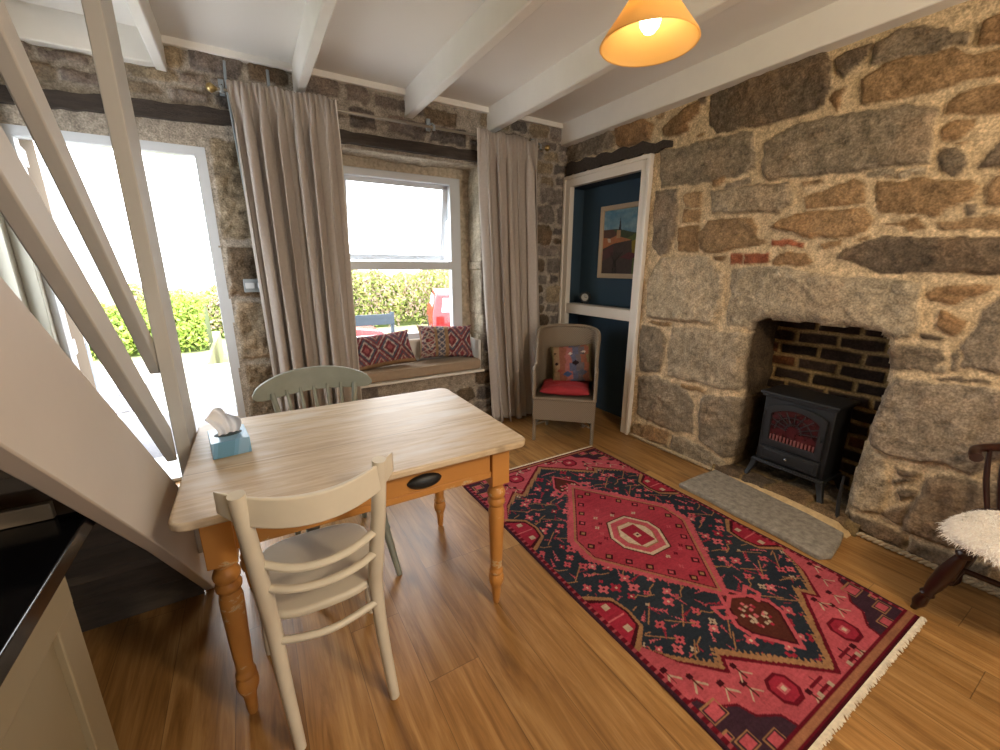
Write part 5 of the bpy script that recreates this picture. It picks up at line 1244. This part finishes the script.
o = bpy.data.objects.new('seat_pad', me); me.materials.append(mk('red_velvet', (.3, .03, .03), rough=.9, attr='Col', var=.08, scale=40, bump=.15, bscale=120)); COL.objects.link(o)
o.matrix_world = W_M @ Matrix.Translation((0, -.035, .418)); tag(o, 'plump red seat pad on the wicker armchair', 'cushion')
def paint_abstract(X, Y):
    C = np.zeros(X.shape + (3,)); n1 = (vnoise(X, Y, 9, 4, 1) - .5) * .03
    cols = ['olive', 'tan', 'brick', 'pink', 'blue', 'navy', 'brick', 'olive']
    band = np.clip(((X + n1 * 1.5 * np.sign(np.sin(Y * 45)) + .19) / .048).astype(int), 0, 7)
    for i, c in enumerate(cols): C[band == i] = (KP[c] * .7 + .3 * KP['tan'] * .7)
    for (cx, cy, r, c) in ((-.13, .09, .024, 'tan'), (-.13, .09, .012, 'dark'), (.0, .08, .020, 'cream'), (.11, .09, .022, 'cream'), (.11, .08, .011, 'dark'), (.04, .0, .035, 'dark'), (-.12, 0, .022, 'dark'), (.09, -.08, .045, 'navy'), (-.03, -.09, .04, 'blue'), (-.09, -.06, .03, 'brick')):
        C[(np.abs(X - cx) + np.abs(Y - cy) * 1.5) < r] = KP[c] * .9
    return C * (.8 + .3 * vnoise(X, Y, 70, 3, 2))[..., None]
me = pillow(.34, .32, .11, paint_abstract, n=56, pinch=.05, seed=11)
o = bpy.data.objects.new('throw_cushion', me); me.materials.append(M_kilim); COL.objects.link(o)
o.matrix_world = W_M @ Matrix.Translation((.035, .078, .590)) @ Matrix.Rotation(math.radians(-7), 4, 'Y') @ Matrix.Rotation(math.radians(70), 4, 'X')
tag(o, 'square cushion with green, blue and red abstract bands leaning in the wicker armchair', 'cushion')

# ------------------------------------------------------------------ painting and clock in the alcove
def make_painting():
    y0, y1, z0, z1 = -.72, -.185, 1.285, 1.915
    root = thing('framed_painting', 'framed painting of red roofs and a church spire hanging in the blue alcove', 'painting', (ax - .002, (y0 + y1) / 2, z0))
    T = Matrix.Translation((-(ax - .002), -(y0 + y1) / 2, -z0))
    mb = MB(T); w = .042
    for (a, b, c, d) in ((y0, y1, z0, z0 + w), (y0, y1, z1 - w, z1), (y0, y0 + w, z0, z1), (y1 - w, y1, z0, z1)): mb.box(ax - .026, ax - .001, a, b, c, d)
    mb.build('frame', mk('pale_frame', '#bda98e', rough=.5), root, bevel=.006)
    n, m = 130, 150
    yy = np.linspace(y1 - w + .003, y0 + w - .003, n); zz = np.linspace(z0 + w - .003, z1 - w + .003, m); Y, Z = np.meshgrid(yy, zz, indexing='ij')
    u = (yy[0] - Y) / (yy[0] - yy[-1]); v = (Z - zz[0]) / (zz[-1] - zz[0])
    c = lambda h: np.array(srgb(h)); C = np.zeros(u.shape + (3,))
    cl = vnoise(u, v * 3, 5, 4, 4)
    C[:] = c('#4b7f99') * (1 - cl[..., None]) + c('#93aeb4') * cl[..., None]
    h1 = .66 + .04 * np.sin(u * 5); C[v < h1] = c('#44503a'); C[v < .60 + .05 * np.sin(u * 8)] = c('#5b6a35')
    pl = lambda p, h: C.__setitem__(inside(u, v, p), c(h))
    pl([(0, .70), (.25, .70), (.40, .62), (.40, .5), (0, .5)], '#5c4136'); pl([(0, .58), (.2, .56), (.35, .60), (.75, .52), (.55, .47), (.3, .46), (0, .38)], '#b0714a')
    pl([(.40, .66), (.44, .90), (.47, .66)], '#2b3138'); pl([(.36, .56), (.46, .56), (.46, .68), (.36, .68)], '#b48e66'); pl([(.15, .50), (.22, .50), (.2, .56), (.12, .56)], '#c9b79c')
    pl([(0, .40), (.3, .48), (.75, .52), (.8, .3), (.8, 0), (0, 0)], '#4a3f3a'); pl([(0, .36), (.3, .46), (.3, .30), (0, .2)], '#5a3b3a'); pl([(.75, .5), (1, .56), (1, .3), (.78, .3)], '#8b7b2c'); pl([(.48, .26), (.75, .22), (.95, .3), (.7, .34)], '#5f3134')
    for k in range(7): stroke(C, u, v, [(.30 + .02 * k, .02), (.32 + .01 * k, .2), (.24 + .05 * k, .34)], .012, c('#241f1c'))
    C *= (.8 + .35 * vnoise(u, v, 26, 6, 3))[..., None]
    P = np.stack([np.full(Y.shape, ax - .012) - .0015 * vnoise(u, v, 40, 2, 2), Y, Z], -1) - np.array([ax - .002, (y0 + y1) / 2, z0])
    o = link_mesh('canvas', grid_mesh('canvas', P, C), mk('oil_paint', (.3, .3, .3), rough=.5, attr='Col'), root)
    o.modifiers.new('th', 'SOLIDIFY').thickness = .004
make_painting()
ck = thing('clock', 'small round black mantel clock with pale dial on the alcove shelf', 'clock', (.115, -.160, 1.047), math.radians(-58))
MB().lathe([(.0, -.022), (.046, -.022), (.052, -.016), (.052, .012), (.046, .018), (.034, .018), (.034, .012), (.0, .012)], (0, 0, .058), (0, -1, 0), 36).build('case', M_blackiron, ck)
part_label(MB().lathe([(0, .012), (.034, .012), (.034, .014), (0, .014)], (0, 0, .058), (0, -1, 0), 36).build('dial', mk('dial_paper', '#a9a498', rough=.6), ck), 'pale dial')
mb = MB(); mb.box(-.0015, .0015, -.0175, -.0155, .056, .088); mb.box(-.0015, .020, -.0175, -.0155, .0565, .0595); mb.build('hands', M_blackiron, ck)
for k in range(12):
    pass
mb = MB(); mb.box(-.03, -.018, -.016, .016, 0, .016); mb.box(.018, .03, -.016, .016, 0, .016); mb.build('foot', M_blackiron, ck)

# ------------------------------------------------------------------ stove
def make_stove():
    y0, y1, x0, x1, zb = -2.295, -1.898, .062, .30, .062
    cy = (y0 + y1) / 2
    root = thing('electric_stove', 'black cast iron stove with arched glass door standing in the stone fireplace', 'stove', (.18, cy, zb))
    T = Matrix.Translation((-.18, -cy, -zb)); m = M_blackiron
    mb = MB(T); mb.box(x0 + .018, x1, y0 + .01, y1 - .01, .185, .625); mb.build('body', m, root, bevel=.006)
    mb = MB(T); mb.box(x0 - .012, x1 + .012, y0 - .012, y1 + .012, .622, .640); mb.box(x0 - .002, x1 + .004, y0 - .002, y1 + .002, .606, .623); mb.build('top_plate', m, root, bevel=.006, bseg=3)
    mb = MB(T); mb.box(x0 - .004, x1 + .004, y0 - .004, y1 + .004, .168, .188); mb.box(x0 - .016, x0 + .02, y0 + .0, y1 - .0, .170, .182); mb.build('base_plate', m, root, bevel=.005)
    # front with door opening (arched)
    fy0, fy1 = y0 + .035, y1 - .035; dz0, dz1 = .315, .585
    def arch(a, b, z0, z1, rise, n=14):
        pts = [(a, z0), (b, z0), (b, z1 - rise)]
        for i in range(1, n):
            t = i / n; pts.append((b + (a - b) * t, z1 - rise + rise * math.sin(math.pi * t) ** .75))
        pts.append((a, z1 - rise)); return pts
    out = arch(fy0, fy1, dz0 - .015, dz1, .045); inn = arch(fy0 + .035, fy1 - .035, dz0 + .022, dz1 - .035, .045)
    mb = MB(T); n = len(out)
    vs = [(x0 + .018, a, b) for a, b in out] + [(x0 - .002, a, b) for a, b in out] + [(x0 - .002, a, b) for a, b in inn] + [(x0 + .018, a, b) for a, b in inn]
    fs = []
    for i in range(n):
        j = (i + 1) % n
        fs += [(i, j, n + j, n + i), (n + i, n + j, 2 * n + j, 2 * n + i), (2 * n + i, 2 * n + j, 3 * n + j, 3 * n + i)]
    mb.add(vs, fs); door = mb.build('door', m, root, bevel=.003)
    # leaded window: dark red glass panel behind, black tracery in front
    red = mk('dark_red_glass', '#3a1216', rough=.25, var=.5, scale=18, spec=.6)
    part_label(MB(T).prism(arch(fy0 + .03, fy1 - .03, dz0 + .018, dz1 - .03, .045), x0 + .010, x0 + .016, 'x').build('glass', red, door, smooth=False), 'dark red glass panel')
    mb = MB(T); cyy = cy; zc_ = dz0 + .10
    for k in range(9):
        a = math.pi * (k + .5) / 9; L = .30
        p0 = (x0 + .004, cyy + .035 * math.cos(a), zc_ + .045 * math.sin(a)); yy = cyy + .150 * math.cos(a); zz = zc_ + .13 * math.sin(a)
        yy = max(fy0 + .034, min(fy1 - .034, yy)); zz = min(dz1 - .05, zz)
        mb.tube([p0, (x0 + .004, yy, zz)], .0035, 6)
    mb.tube([(x0 + .004, cyy + .045 * math.cos(a_), zc_ + .055 * math.sin(a_)) for a_ in [math.pi * i / 10 for i in range(11)]], .0035, 6)
    mb.tube([(x0 + .004, cyy + .10 * math.cos(a_), zc_ + .095 * math.sin(a_)) for a_ in [math.pi * i / 12 for i in range(13)]], .003, 6)
    mb.build('tracery', m, door)
    mb = MB(T)
    for k in range(13):
        y = fy0 + .045 + (fy1 - fy0 - .09) * k / 12; mb.box(x0 + .002, x0 + .010, y - .0035, y + .0035, dz0 + .024, dz0 + .058)
    part_label(mb.build('grate', mk('dull_red_grate', '#7b4a48', rough=.5), door, bevel=.001), 'dull red grate bars')
    for z in (.36, .50): MB(T).tube([(x0 - .004, fy1 + .002, z - .018), (x0 - .004, fy1 + .002, z + .018)], .006, 8).build('hinge', m, door)
    MB(T).tube([(x0 - .003, fy0 + .014, .42), (x0 - .022, fy0 + .014, .42), (x0 - .022, fy0 + .014, .455)], .006, 8).build('latch', m, door)
    d = MB(T).box(x0 - .004, x0 + .018, fy0 - .002, fy1 + .002, .200, .285).build('ash_drawer', m, root, bevel=.005)
    MB(T).box(x0 - .008, x0, fy0 + .018, fy1 - .018, .215, .272).build('drawer_panel', m, d, bevel=.004)
    part_label(MB(T).lathe([(.004, 0), (.004, .010), (.009, .015), (.009, .021), (.003, .025)], (x0 - .006, cy, .245), (-1, 0, 0), 14).build('knob', mk('bright_knob', '#8d9094', rough=.25, metal=.9), d), 'bright metal knob')
    for sx, xx in ((-1, x0 + .012), (1, x1 - .012)):
        for sy, yy in ((-1, y0 + .014), (1, y1 - .014)):
            mb = MB(T); rings = []
            for t in (0, .25, .5, .75, 1):
                k = .019 - .007 * t; o_ = .030 * t ** 1.4; x = xx + sx * o_; y = yy + sy * o_; z = .172 - (.172 - zb) * t
                if t == 1: k = .015
                rings.append([Vector((x - k, y - k, z)), Vector((x + k, y - k, z)), Vector((x + k, y + k, z)), Vector((x - k, y + k, z))])
            mb.ring_sweep(rings); mb.build('leg', m, root, bevel=.004)
make_stove()
o = MB().tube([(-.012, -2.417, .048), (.004, -2.402, .16), (.006, -2.400, .29)], [.011, .009, .006], 8, smooth=4).build('fire_poker', M_blackiron)
tag(o, 'short black iron poker leaning at the right side of the fireplace opening', 'poker')

# ------------------------------------------------------------------ pendant lamp
def make_pendant():
    cx, cy, zr = -1.498, -2.150, 2.040
    root = thing('pendant_lamp', 'lit ceiling pendant with a conical amber glass shade', 'lamp', (cx, cy, ZC))
    T = Matrix.Translation((0, 0, zr - ZC))
    sh = mk('amber_glass', '#ecca82', rough=.35, transl=.52)
    prof_o = [(.144, 0), (.146, .003), (.142, .010), (.105, .062), (.070, .112), (.040, .150), (.030, .158), (.026, .160)]
    prof_i = [(.022, .157), (.036, .147), (.066, .109), (.101, .060), (.137, .010), (.140, .002)]
    mb = MB(T); mb.lathe(prof_o + prof_i + [prof_o[0]], (0, 0, 0), seg=64, cap=False); mb.build('shade', sh, root)
    MB(T).lathe([(.010, .135), (.022, .140), (.024, .175), (.018, .19), (.006, .20)], seg=20).build('lamp_holder', M_brass, root)
    MB(T).lathe([(.002, .030), (.016, .034), (.027, .048), (.031, .064), (.029, .082), (.020, .104), (.013, .122), (.012, .138)], seg=28).build('bulb', M_bulb, root)
    MB(T).tube([(0, 0, .195), (0, 0, ZC - zr)], .003, 8).build('cord', M_white, root)
    MB(T).lathe([(.045, ZC - zr), (.045, ZC - zr - .006), (.02, ZC - zr - .03), (.005, ZC - zr - .035)], seg=24).build('ceiling_rose', M_white, root)
make_pendant()

# ------------------------------------------------------------------ dark spindle armchair with sheepskin (right edge)
def make_armchair():
    root = thing('wooden_armchair', 'dark turned wooden armchair at the right edge, partly covered by the sheepskin', 'chair', (-.27, -3.10, 0), math.radians(-90 + 4))
    m = mk('dark_mahogany', '#2d140d', rough=.28, var=.3, scale=8)
    # local: -y is the front
    pts = [(.215 * math.cos(2 * math.pi * k / 40), .215 * math.sin(2 * math.pi * k / 40)) for k in range(40)]
    MB().prism(pts, .405, .435).build('seat', m, root, bevel=.010, bseg=3)
    for sx in (-1, 1):
        for sy in (-1, 1):
            topp = Vector((sx * .155, sy * .155, .41)); bot = Vector((sx * .262, sy * .12, 0)) if sy < 0 else Vector((sx * .2, sy * .2, 0)); d = bot - topp; L = d.length
            prof = [(.016, 0), (.020, .03), (.026, .055), (.018, .07), (.025, .082), (.024, .09), (.017, .10), (.022, .13), (.029, .20), (.026, .27), (.019, .31), (.025, .325), (.018, .34), (.022, .365), (.023, .385), (.013, .41), (.011, L)]
            MB().lathe(prof, topp, d, 18).build('leg', m, root)
    MB().tube([(-.19, -.15, .19), (-.165, .16, .19)], [.012, .012], 10).build('stretcher', m, root); MB().tube([(.19, -.15, .19), (.165, .16, .19)], .012, 10).build('stretcher', m, root); MB().tube([(-.18, 0, .19), (.18, 0, .19)], .012, 10).build('stretcher', m, root)
    MB().tube([(-.230, .000, .668), (-.240, .035, .675), (-.235, .10, .68), (-.15, .20, .685), (0, .225, .69), (.15, .20, .685), (.235, .10, .68), (.240, .035, .675), (.230, .000, .668)], [.020, .019, .017, .018, .019, .018, .017, .019, .020], 12, smooth=5).build('arm_bow', m, root)
    for k in range(9):
        a = math.radians(28 + 124 * k / 8); x, y = math.cos(a), math.sin(a)
        MB().tube([(x * .185, y * .175, .43), (x * .22, y * .21, .56), (x * .237, y * .222 if y > 0 else y * .1 - .06, .68)], [.008, .010, .007], 8, smooth=3).build('spindle', m, root)
    MB().tube([(-.16, .205, .69), (-.14, .235, .82), (0, .245, .86), (.14, .235, .82), (.16, .205, .69)], .017, 10, smooth=6).build('back_rail', m, root)
make_armchair()
def make_fleece():
    wool = mk('sheepskin_wool', '#efe8e0', rough=.95, transl=.2)
    tan = srgb('#e3c7a4')
    bm = bmesh.new(); rr = random.Random(12)
    C0 = Vector((-.365, -3.095, .440))
    def surf(a, t):          # t 0 centre ... 1 rim
        R = .228 + .014 * math.sin(3 * a + 1) + .006 * math.sin(7 * a)
        z = .062 * (1 - t ** 3) - .035 * t ** 6 + .008 * math.sin(5 * a) * t
        return Vector((C0.x + R * t * math.cos(a) * 1.0, C0.y + R * t * math.sin(a), C0.z + z * .8))
    # pelt
    n, m = 48, 14; P = np.zeros((n + 1, m, 3))
    for i in range(n + 1):
        for j in range(m): P[i, j] = surf(2 * math.pi * i / n, j / (m - 1))
    C = np.ones((n + 1, m, 3)) * np.array(srgb('#f3ebdf'))
    root = thing('sheepskin', 'fluffy white sheepskin with a tan patch lying over the dark armchair seat', 'sheepskin', tuple(C0 - Vector((0, 0, .02))))
    o = link_mesh('pelt', grid_mesh('pelt', P - np.array(C0 - Vector((0, 0, .02))), C), wool, root); o.modifiers.new('th', 'SOLIDIFY').thickness = .012
    V_, F_, K_ = [], [], []
    for k in range(20000):
        a = rr.uniform(0, 6.283); t = math.sqrt(rr.random()) * 1.0; p = surf(a, t) - (C0 - Vector((0, 0, .02)))
        out = Vector((math.cos(a), math.sin(a), 0)); nrm = (Vector((0, 0, 1)) * (1.1 - .9 * t ** 4) + out * (.1 + .9 * t ** 4)).normalized()
        L = rr.uniform(.016, .030); d = (nrm + Vector((rr.uniform(-.8, .8), rr.uniform(-.8, .8), rr.uniform(-.5, .2)))).normalized()
        s = d.cross(Vector((rr.uniform(-1, 1), rr.uniform(-1, 1), rr.uniform(-1, 1)))).normalized() * .0017
        b = len(V_); q = p + d * L * .55 + Vector((0, 0, .002)); e = p + d * L + Vector((rr.uniform(-.006, .006), rr.uniform(-.006, .006), -.012 * t))
        V_ += [p - s, p + s, q + s * .9, q - s * .9, e]; F_ += [(b, b + 1, b + 2, b + 3), (b + 3, b + 2, b + 4)]
        tn = (p - Vector((.03, .04, 0))).length < .10
        K_ += [(tan if (tn and rr.random() < .6) else srgb('#faf7f2'))] * 5
    me = bpy.data.meshes.new('wool'); me.from_pydata([tuple(v) for v in V_], [], F_); a_ = me.color_attributes.new('Col', 'FLOAT_COLOR', 'POINT')
    a_.data.foreach_set('color', np.array([c + (1,) for c in K_], np.float32).reshape(-1))
    for p in me.polygons: p.use_smooth = True
    o = link_mesh('wool', me, mk('wool_locks', (.9, .9, .9), rough=.9, attr='Col', transl=.3), root); o['kind'] = 'stuff'
make_fleece()

# ------------------------------------------------------------------ outside
def outside():
    conc = mk('pale_concrete', '#b9b4aa', rough=.95, var=.12, scale=3)
    g = MB().box(-22, 14, .46, 40, -.8, -.55).build('ground', mk('rough_grass_ground', '#8d9266', rough=1, var=.3, scale=2), smooth=False); struct(g)
    mb = MB(); mb.box(-14, -3.3, .48, 8.0, -.56, -.03); mb.box(-3.32, 3.5, .48, 4.1, -.56, -.03)
    struct(mb.build('terrace_bank', bpy.data.materials['rough_grass_ground'], smooth=False))
    a = MB().box(-4.4, 2.4, .48, 1.75, -.06, -.018).build('path', mk('grey_asphalt', '#5c5b5e', rough=.95, var=.15, scale=40), smooth=False); struct(a)
    b = MB().box(-9, -3.31, 1.75, 4.9, -.06, -.016).box(-3.3, 3.4, 1.75, 4.08, -.06, -.016).build('driveway', conc, smooth=False); struct(b)
    gr = MB().box(-7, -3.75, 2.0, 3.2, -.1, -.006).build('gravel_bed', mk('gravel', '#5f5d60', rough=1, var=.8, scale=26, bump=1, bscale=40), smooth=False); tag(gr, 'grey gravel bed beside the drive outside the open door', 'gravel', None, 'stuff')
    leafm = mk('hedge_leaves', '#6f8238', rough=.7, attr='Col', var=.2, scale=3, transl=.35)
    core = mk('hedge_core', '#4d5a2a', rough=1)
    def hedge(label, x0, x1, y0, y1, hfun, seed, nleaf, cols, zg, ls=1.0):
        root = thing('hedge', label, 'hedge', ((x0 + x1) / 2, (y0 + y1) / 2, zg)); c = Vector(root.location)
        mb = MB(Matrix.Translation(-c)); rings = []; n = 40
        for i in range(n + 1):
            x = x0 + (x1 - x0) * i / n; h = hfun(x) - .08; ym = (y0 + y1) / 2; w = (y1 - y0) / 2 - .08
            rings.append([Vector((x, ym + w * math.cos(q), zg + h * max(0, math.sin(q)) ** .6)) for q in [math.pi * k / 8 for k in range(9)]])
        mb.ring_sweep(rings); mb.build('branches', core, root)
        rr = random.Random(seed); V_, F_, K_ = [], [], []
        for k in range(nleaf):
            x = rr.uniform(x0, x1); q = math.acos(rr.uniform(-1, .6)) ; q = rr.uniform(math.pi * .45, math.pi); h = hfun(x) + rr.uniform(-.1, .06); ym = (y0 + y1) / 2; w = (y1 - y0) / 2
            p = Vector((x, ym + w * math.cos(q) + rr.uniform(-.05, .05), zg + h * max(0, math.sin(q)) ** .6)) - c
            s = rr.uniform(.03, .06) * ls; u = Vector((rr.uniform(-1, 1), rr.uniform(-1, 1), rr.uniform(-1, 1))).normalized() * s; v = u.cross(Vector((rr.uniform(-1, 1), rr.uniform(-1, 1), rr.uniform(-1, 1)))).normalized() * s * .5
            b = len(V_); V_ += [p - u, p + v, p + u, p - v]; F_.append((b, b + 1, b + 2, b + 3)); cc = srgb(rr.choice(cols)); K_ += [cc + (1,)] * 4
        me = bpy.data.meshes.new('foliage'); me.from_pydata([tuple(v) for v in V_], [], F_); at = me.color_attributes.new('Col', 'FLOAT_COLOR', 'POINT'); at.data.foreach_set('color', np.array(K_, np.float32).reshape(-1))
        o = link_mesh('foliage', me, leafm, root); o['kind'] = 'stuff'
    hedge('low bright green hedge across the drive, seen through the open garden door', -8.5, -3.35, 5.4, 6.6, lambda x: .86 + .10 * math.sin(x * 1.7) + .06 * math.sin(x * 6), 3, 16000, ['#9db552', '#b0c05a', '#84994a', '#c0ca6e'], -.03)
    hedge('tall loose hedge with pinkish tips outside the window', -5.5, 6.5, 10.4, 12.0, lambda x: 1.72 - .42 * min(1, max(0, (-1.5 - x) / .8)) + .10 * math.sin(x * 2.1 + 1) + .07 * math.sin(x * 7), 5, 24000, ['#a3b060', '#b5bc6c', '#8f9f55', '#c4ad98', '#bba59c'], -.55, 1.5)
    # bench
    bm_ = mk('weathered_bench', '#3f4a54', rough=.8)
    b = thing('garden_bench', 'grey-blue wooden bench outside the window, seen above the cushions', 'bench', (-1.30, 2.95, -.03))
    for k in range(2): MB().box(-.62, .48, -.01, .02, .66 + k * .09 - .08, (.72 if k == 0 else .745) + k * .03 - .04).build('back_slat', bm_, b, bevel=.004)
    MB().box(-.62, .48, -.40, -.02, .40, .43).build('seat', bm_, b, bevel=.004)
    for x in (-.60, .43):
        for y in (-.38, .0): MB().box(x, x + .05, y, y + .05, 0, .76 if y == 0 else .42).build('leg', bm_, b, bevel=.004)
    # red cars on the drive
    def car(label, loc, rz, body_hex, sc=1.0):
        root = thing('car', label, 'car', loc, rz); root.scale = (sc, sc, sc)
        bod = mk('car_paint_' + body_hex[1:3], body_hex, rough=.25); dk = mk('car_tyre', '#26282b', rough=.7); gl = mk('car_glass', '#b9cdd8', rough=.1)
        # side outline in local y (length) / z, rear at -y
        prof = [(-1.85, .32), (-1.93, .50), (-1.90, .72), (-1.80, .92), (-1.62, 1.34), (-1.45, 1.43), (.1, 1.45), (.45, 1.36), (.95, .98), (1.75, .86), (1.92, .70), (1.95, .42), (1.85, .28)]
        mb = MB(); rings = []
        for x, k in ((-.80, .94), (-.78, .985), (-.70, 1.0), (.70, 1.0), (.78, .985), (.80, .94)):
            rings.append([Vector((x * (1 - .16 * max(0, (z - .9) / .55)), y * (k if z > .5 else 1), .28 + (z - .28) * k)) for y, z in prof])
        mb.ring_sweep(rings); bo = mb.build('body', bod, root, bevel=.03, bseg=2)
        MB().prism([(-.52, -1.775), (.52, -1.775), (.48, -1.60), (-.48, -1.60)], .98, 1.31, 'z').build('tmp', gl, root) if False else None
        mb = MB(); mb.add([(-.55, -1.795, .95), (.55, -1.795, .95), (.50, -1.655, 1.29), (-.50, -1.655, 1.29), (-.55, -1.765, .95), (.55, -1.765, .95), (.50, -1.625, 1.29), (-.50, -1.625, 1.29)], [(0, 1, 2, 3), (4, 7, 6, 5), (0, 4, 5, 1), (1, 5, 6, 2), (2, 6, 7, 3), (3, 7, 4, 0)])
        part_label(mb.build('rear_window', gl, root), 'pale rear window')
        for s in (-1, 1):
            mb = MB(); x0_ = s * .745; mb.add([(x0_ - s * .0, -1.35, .98), (x0_, .62, .98), (s * .70, .1, 1.34), (s * .70, -1.25, 1.34), (x0_ + s * .02, -1.35, .98), (x0_ + s * .02, .62, .98), (s * .72, .1, 1.34), (s * .72, -1.25, 1.34)], [(0, 1, 2, 3), (4, 7, 6, 5), (0, 4, 5, 1), (1, 5, 6, 2), (2, 6, 7, 3), (3, 7, 4, 0)])
            mb.build('side_window', gl, root)
            part_label(MB().box(s * .60 - .10, s * .60 + .10, -1.93, -1.84, .66, .86).build('tail_light', mk('tail_lens', '#a3161a', rough=.2), root, bevel=.01), 'deep red tail lamp')
            for y in (-1.2, 1.15):
                MB().lathe([(.12, -.09), (.27, -.09), (.30, -.06), (.30, .06), (.27, .09), (.12, .09)], (s * .72, y, .30), (1, 0, 0), 24).build('wheel', dk, root)
        part_label(MB().box(-.26, .26, -1.945, -1.925, .52, .63).build('number_plate', mk('yellow_plate', '#d9a92c', rough=.4), root), 'yellow rear plate')
        MB().box(-.78, .78, -1.96, -1.86, .32, .48).build('bumper', bod, root, bevel=.02)
    car('red hatchback parked with its rear to the house, at the right edge of the window', (2.28, 7.45, -.55), math.radians(-19), '#8e1c20', .93)
    car('red car parked beyond the bench, only its wheel and flank showing', (-1.62, 6.0, -.55), math.radians(-90), '#8e1f20', .73)
outside()
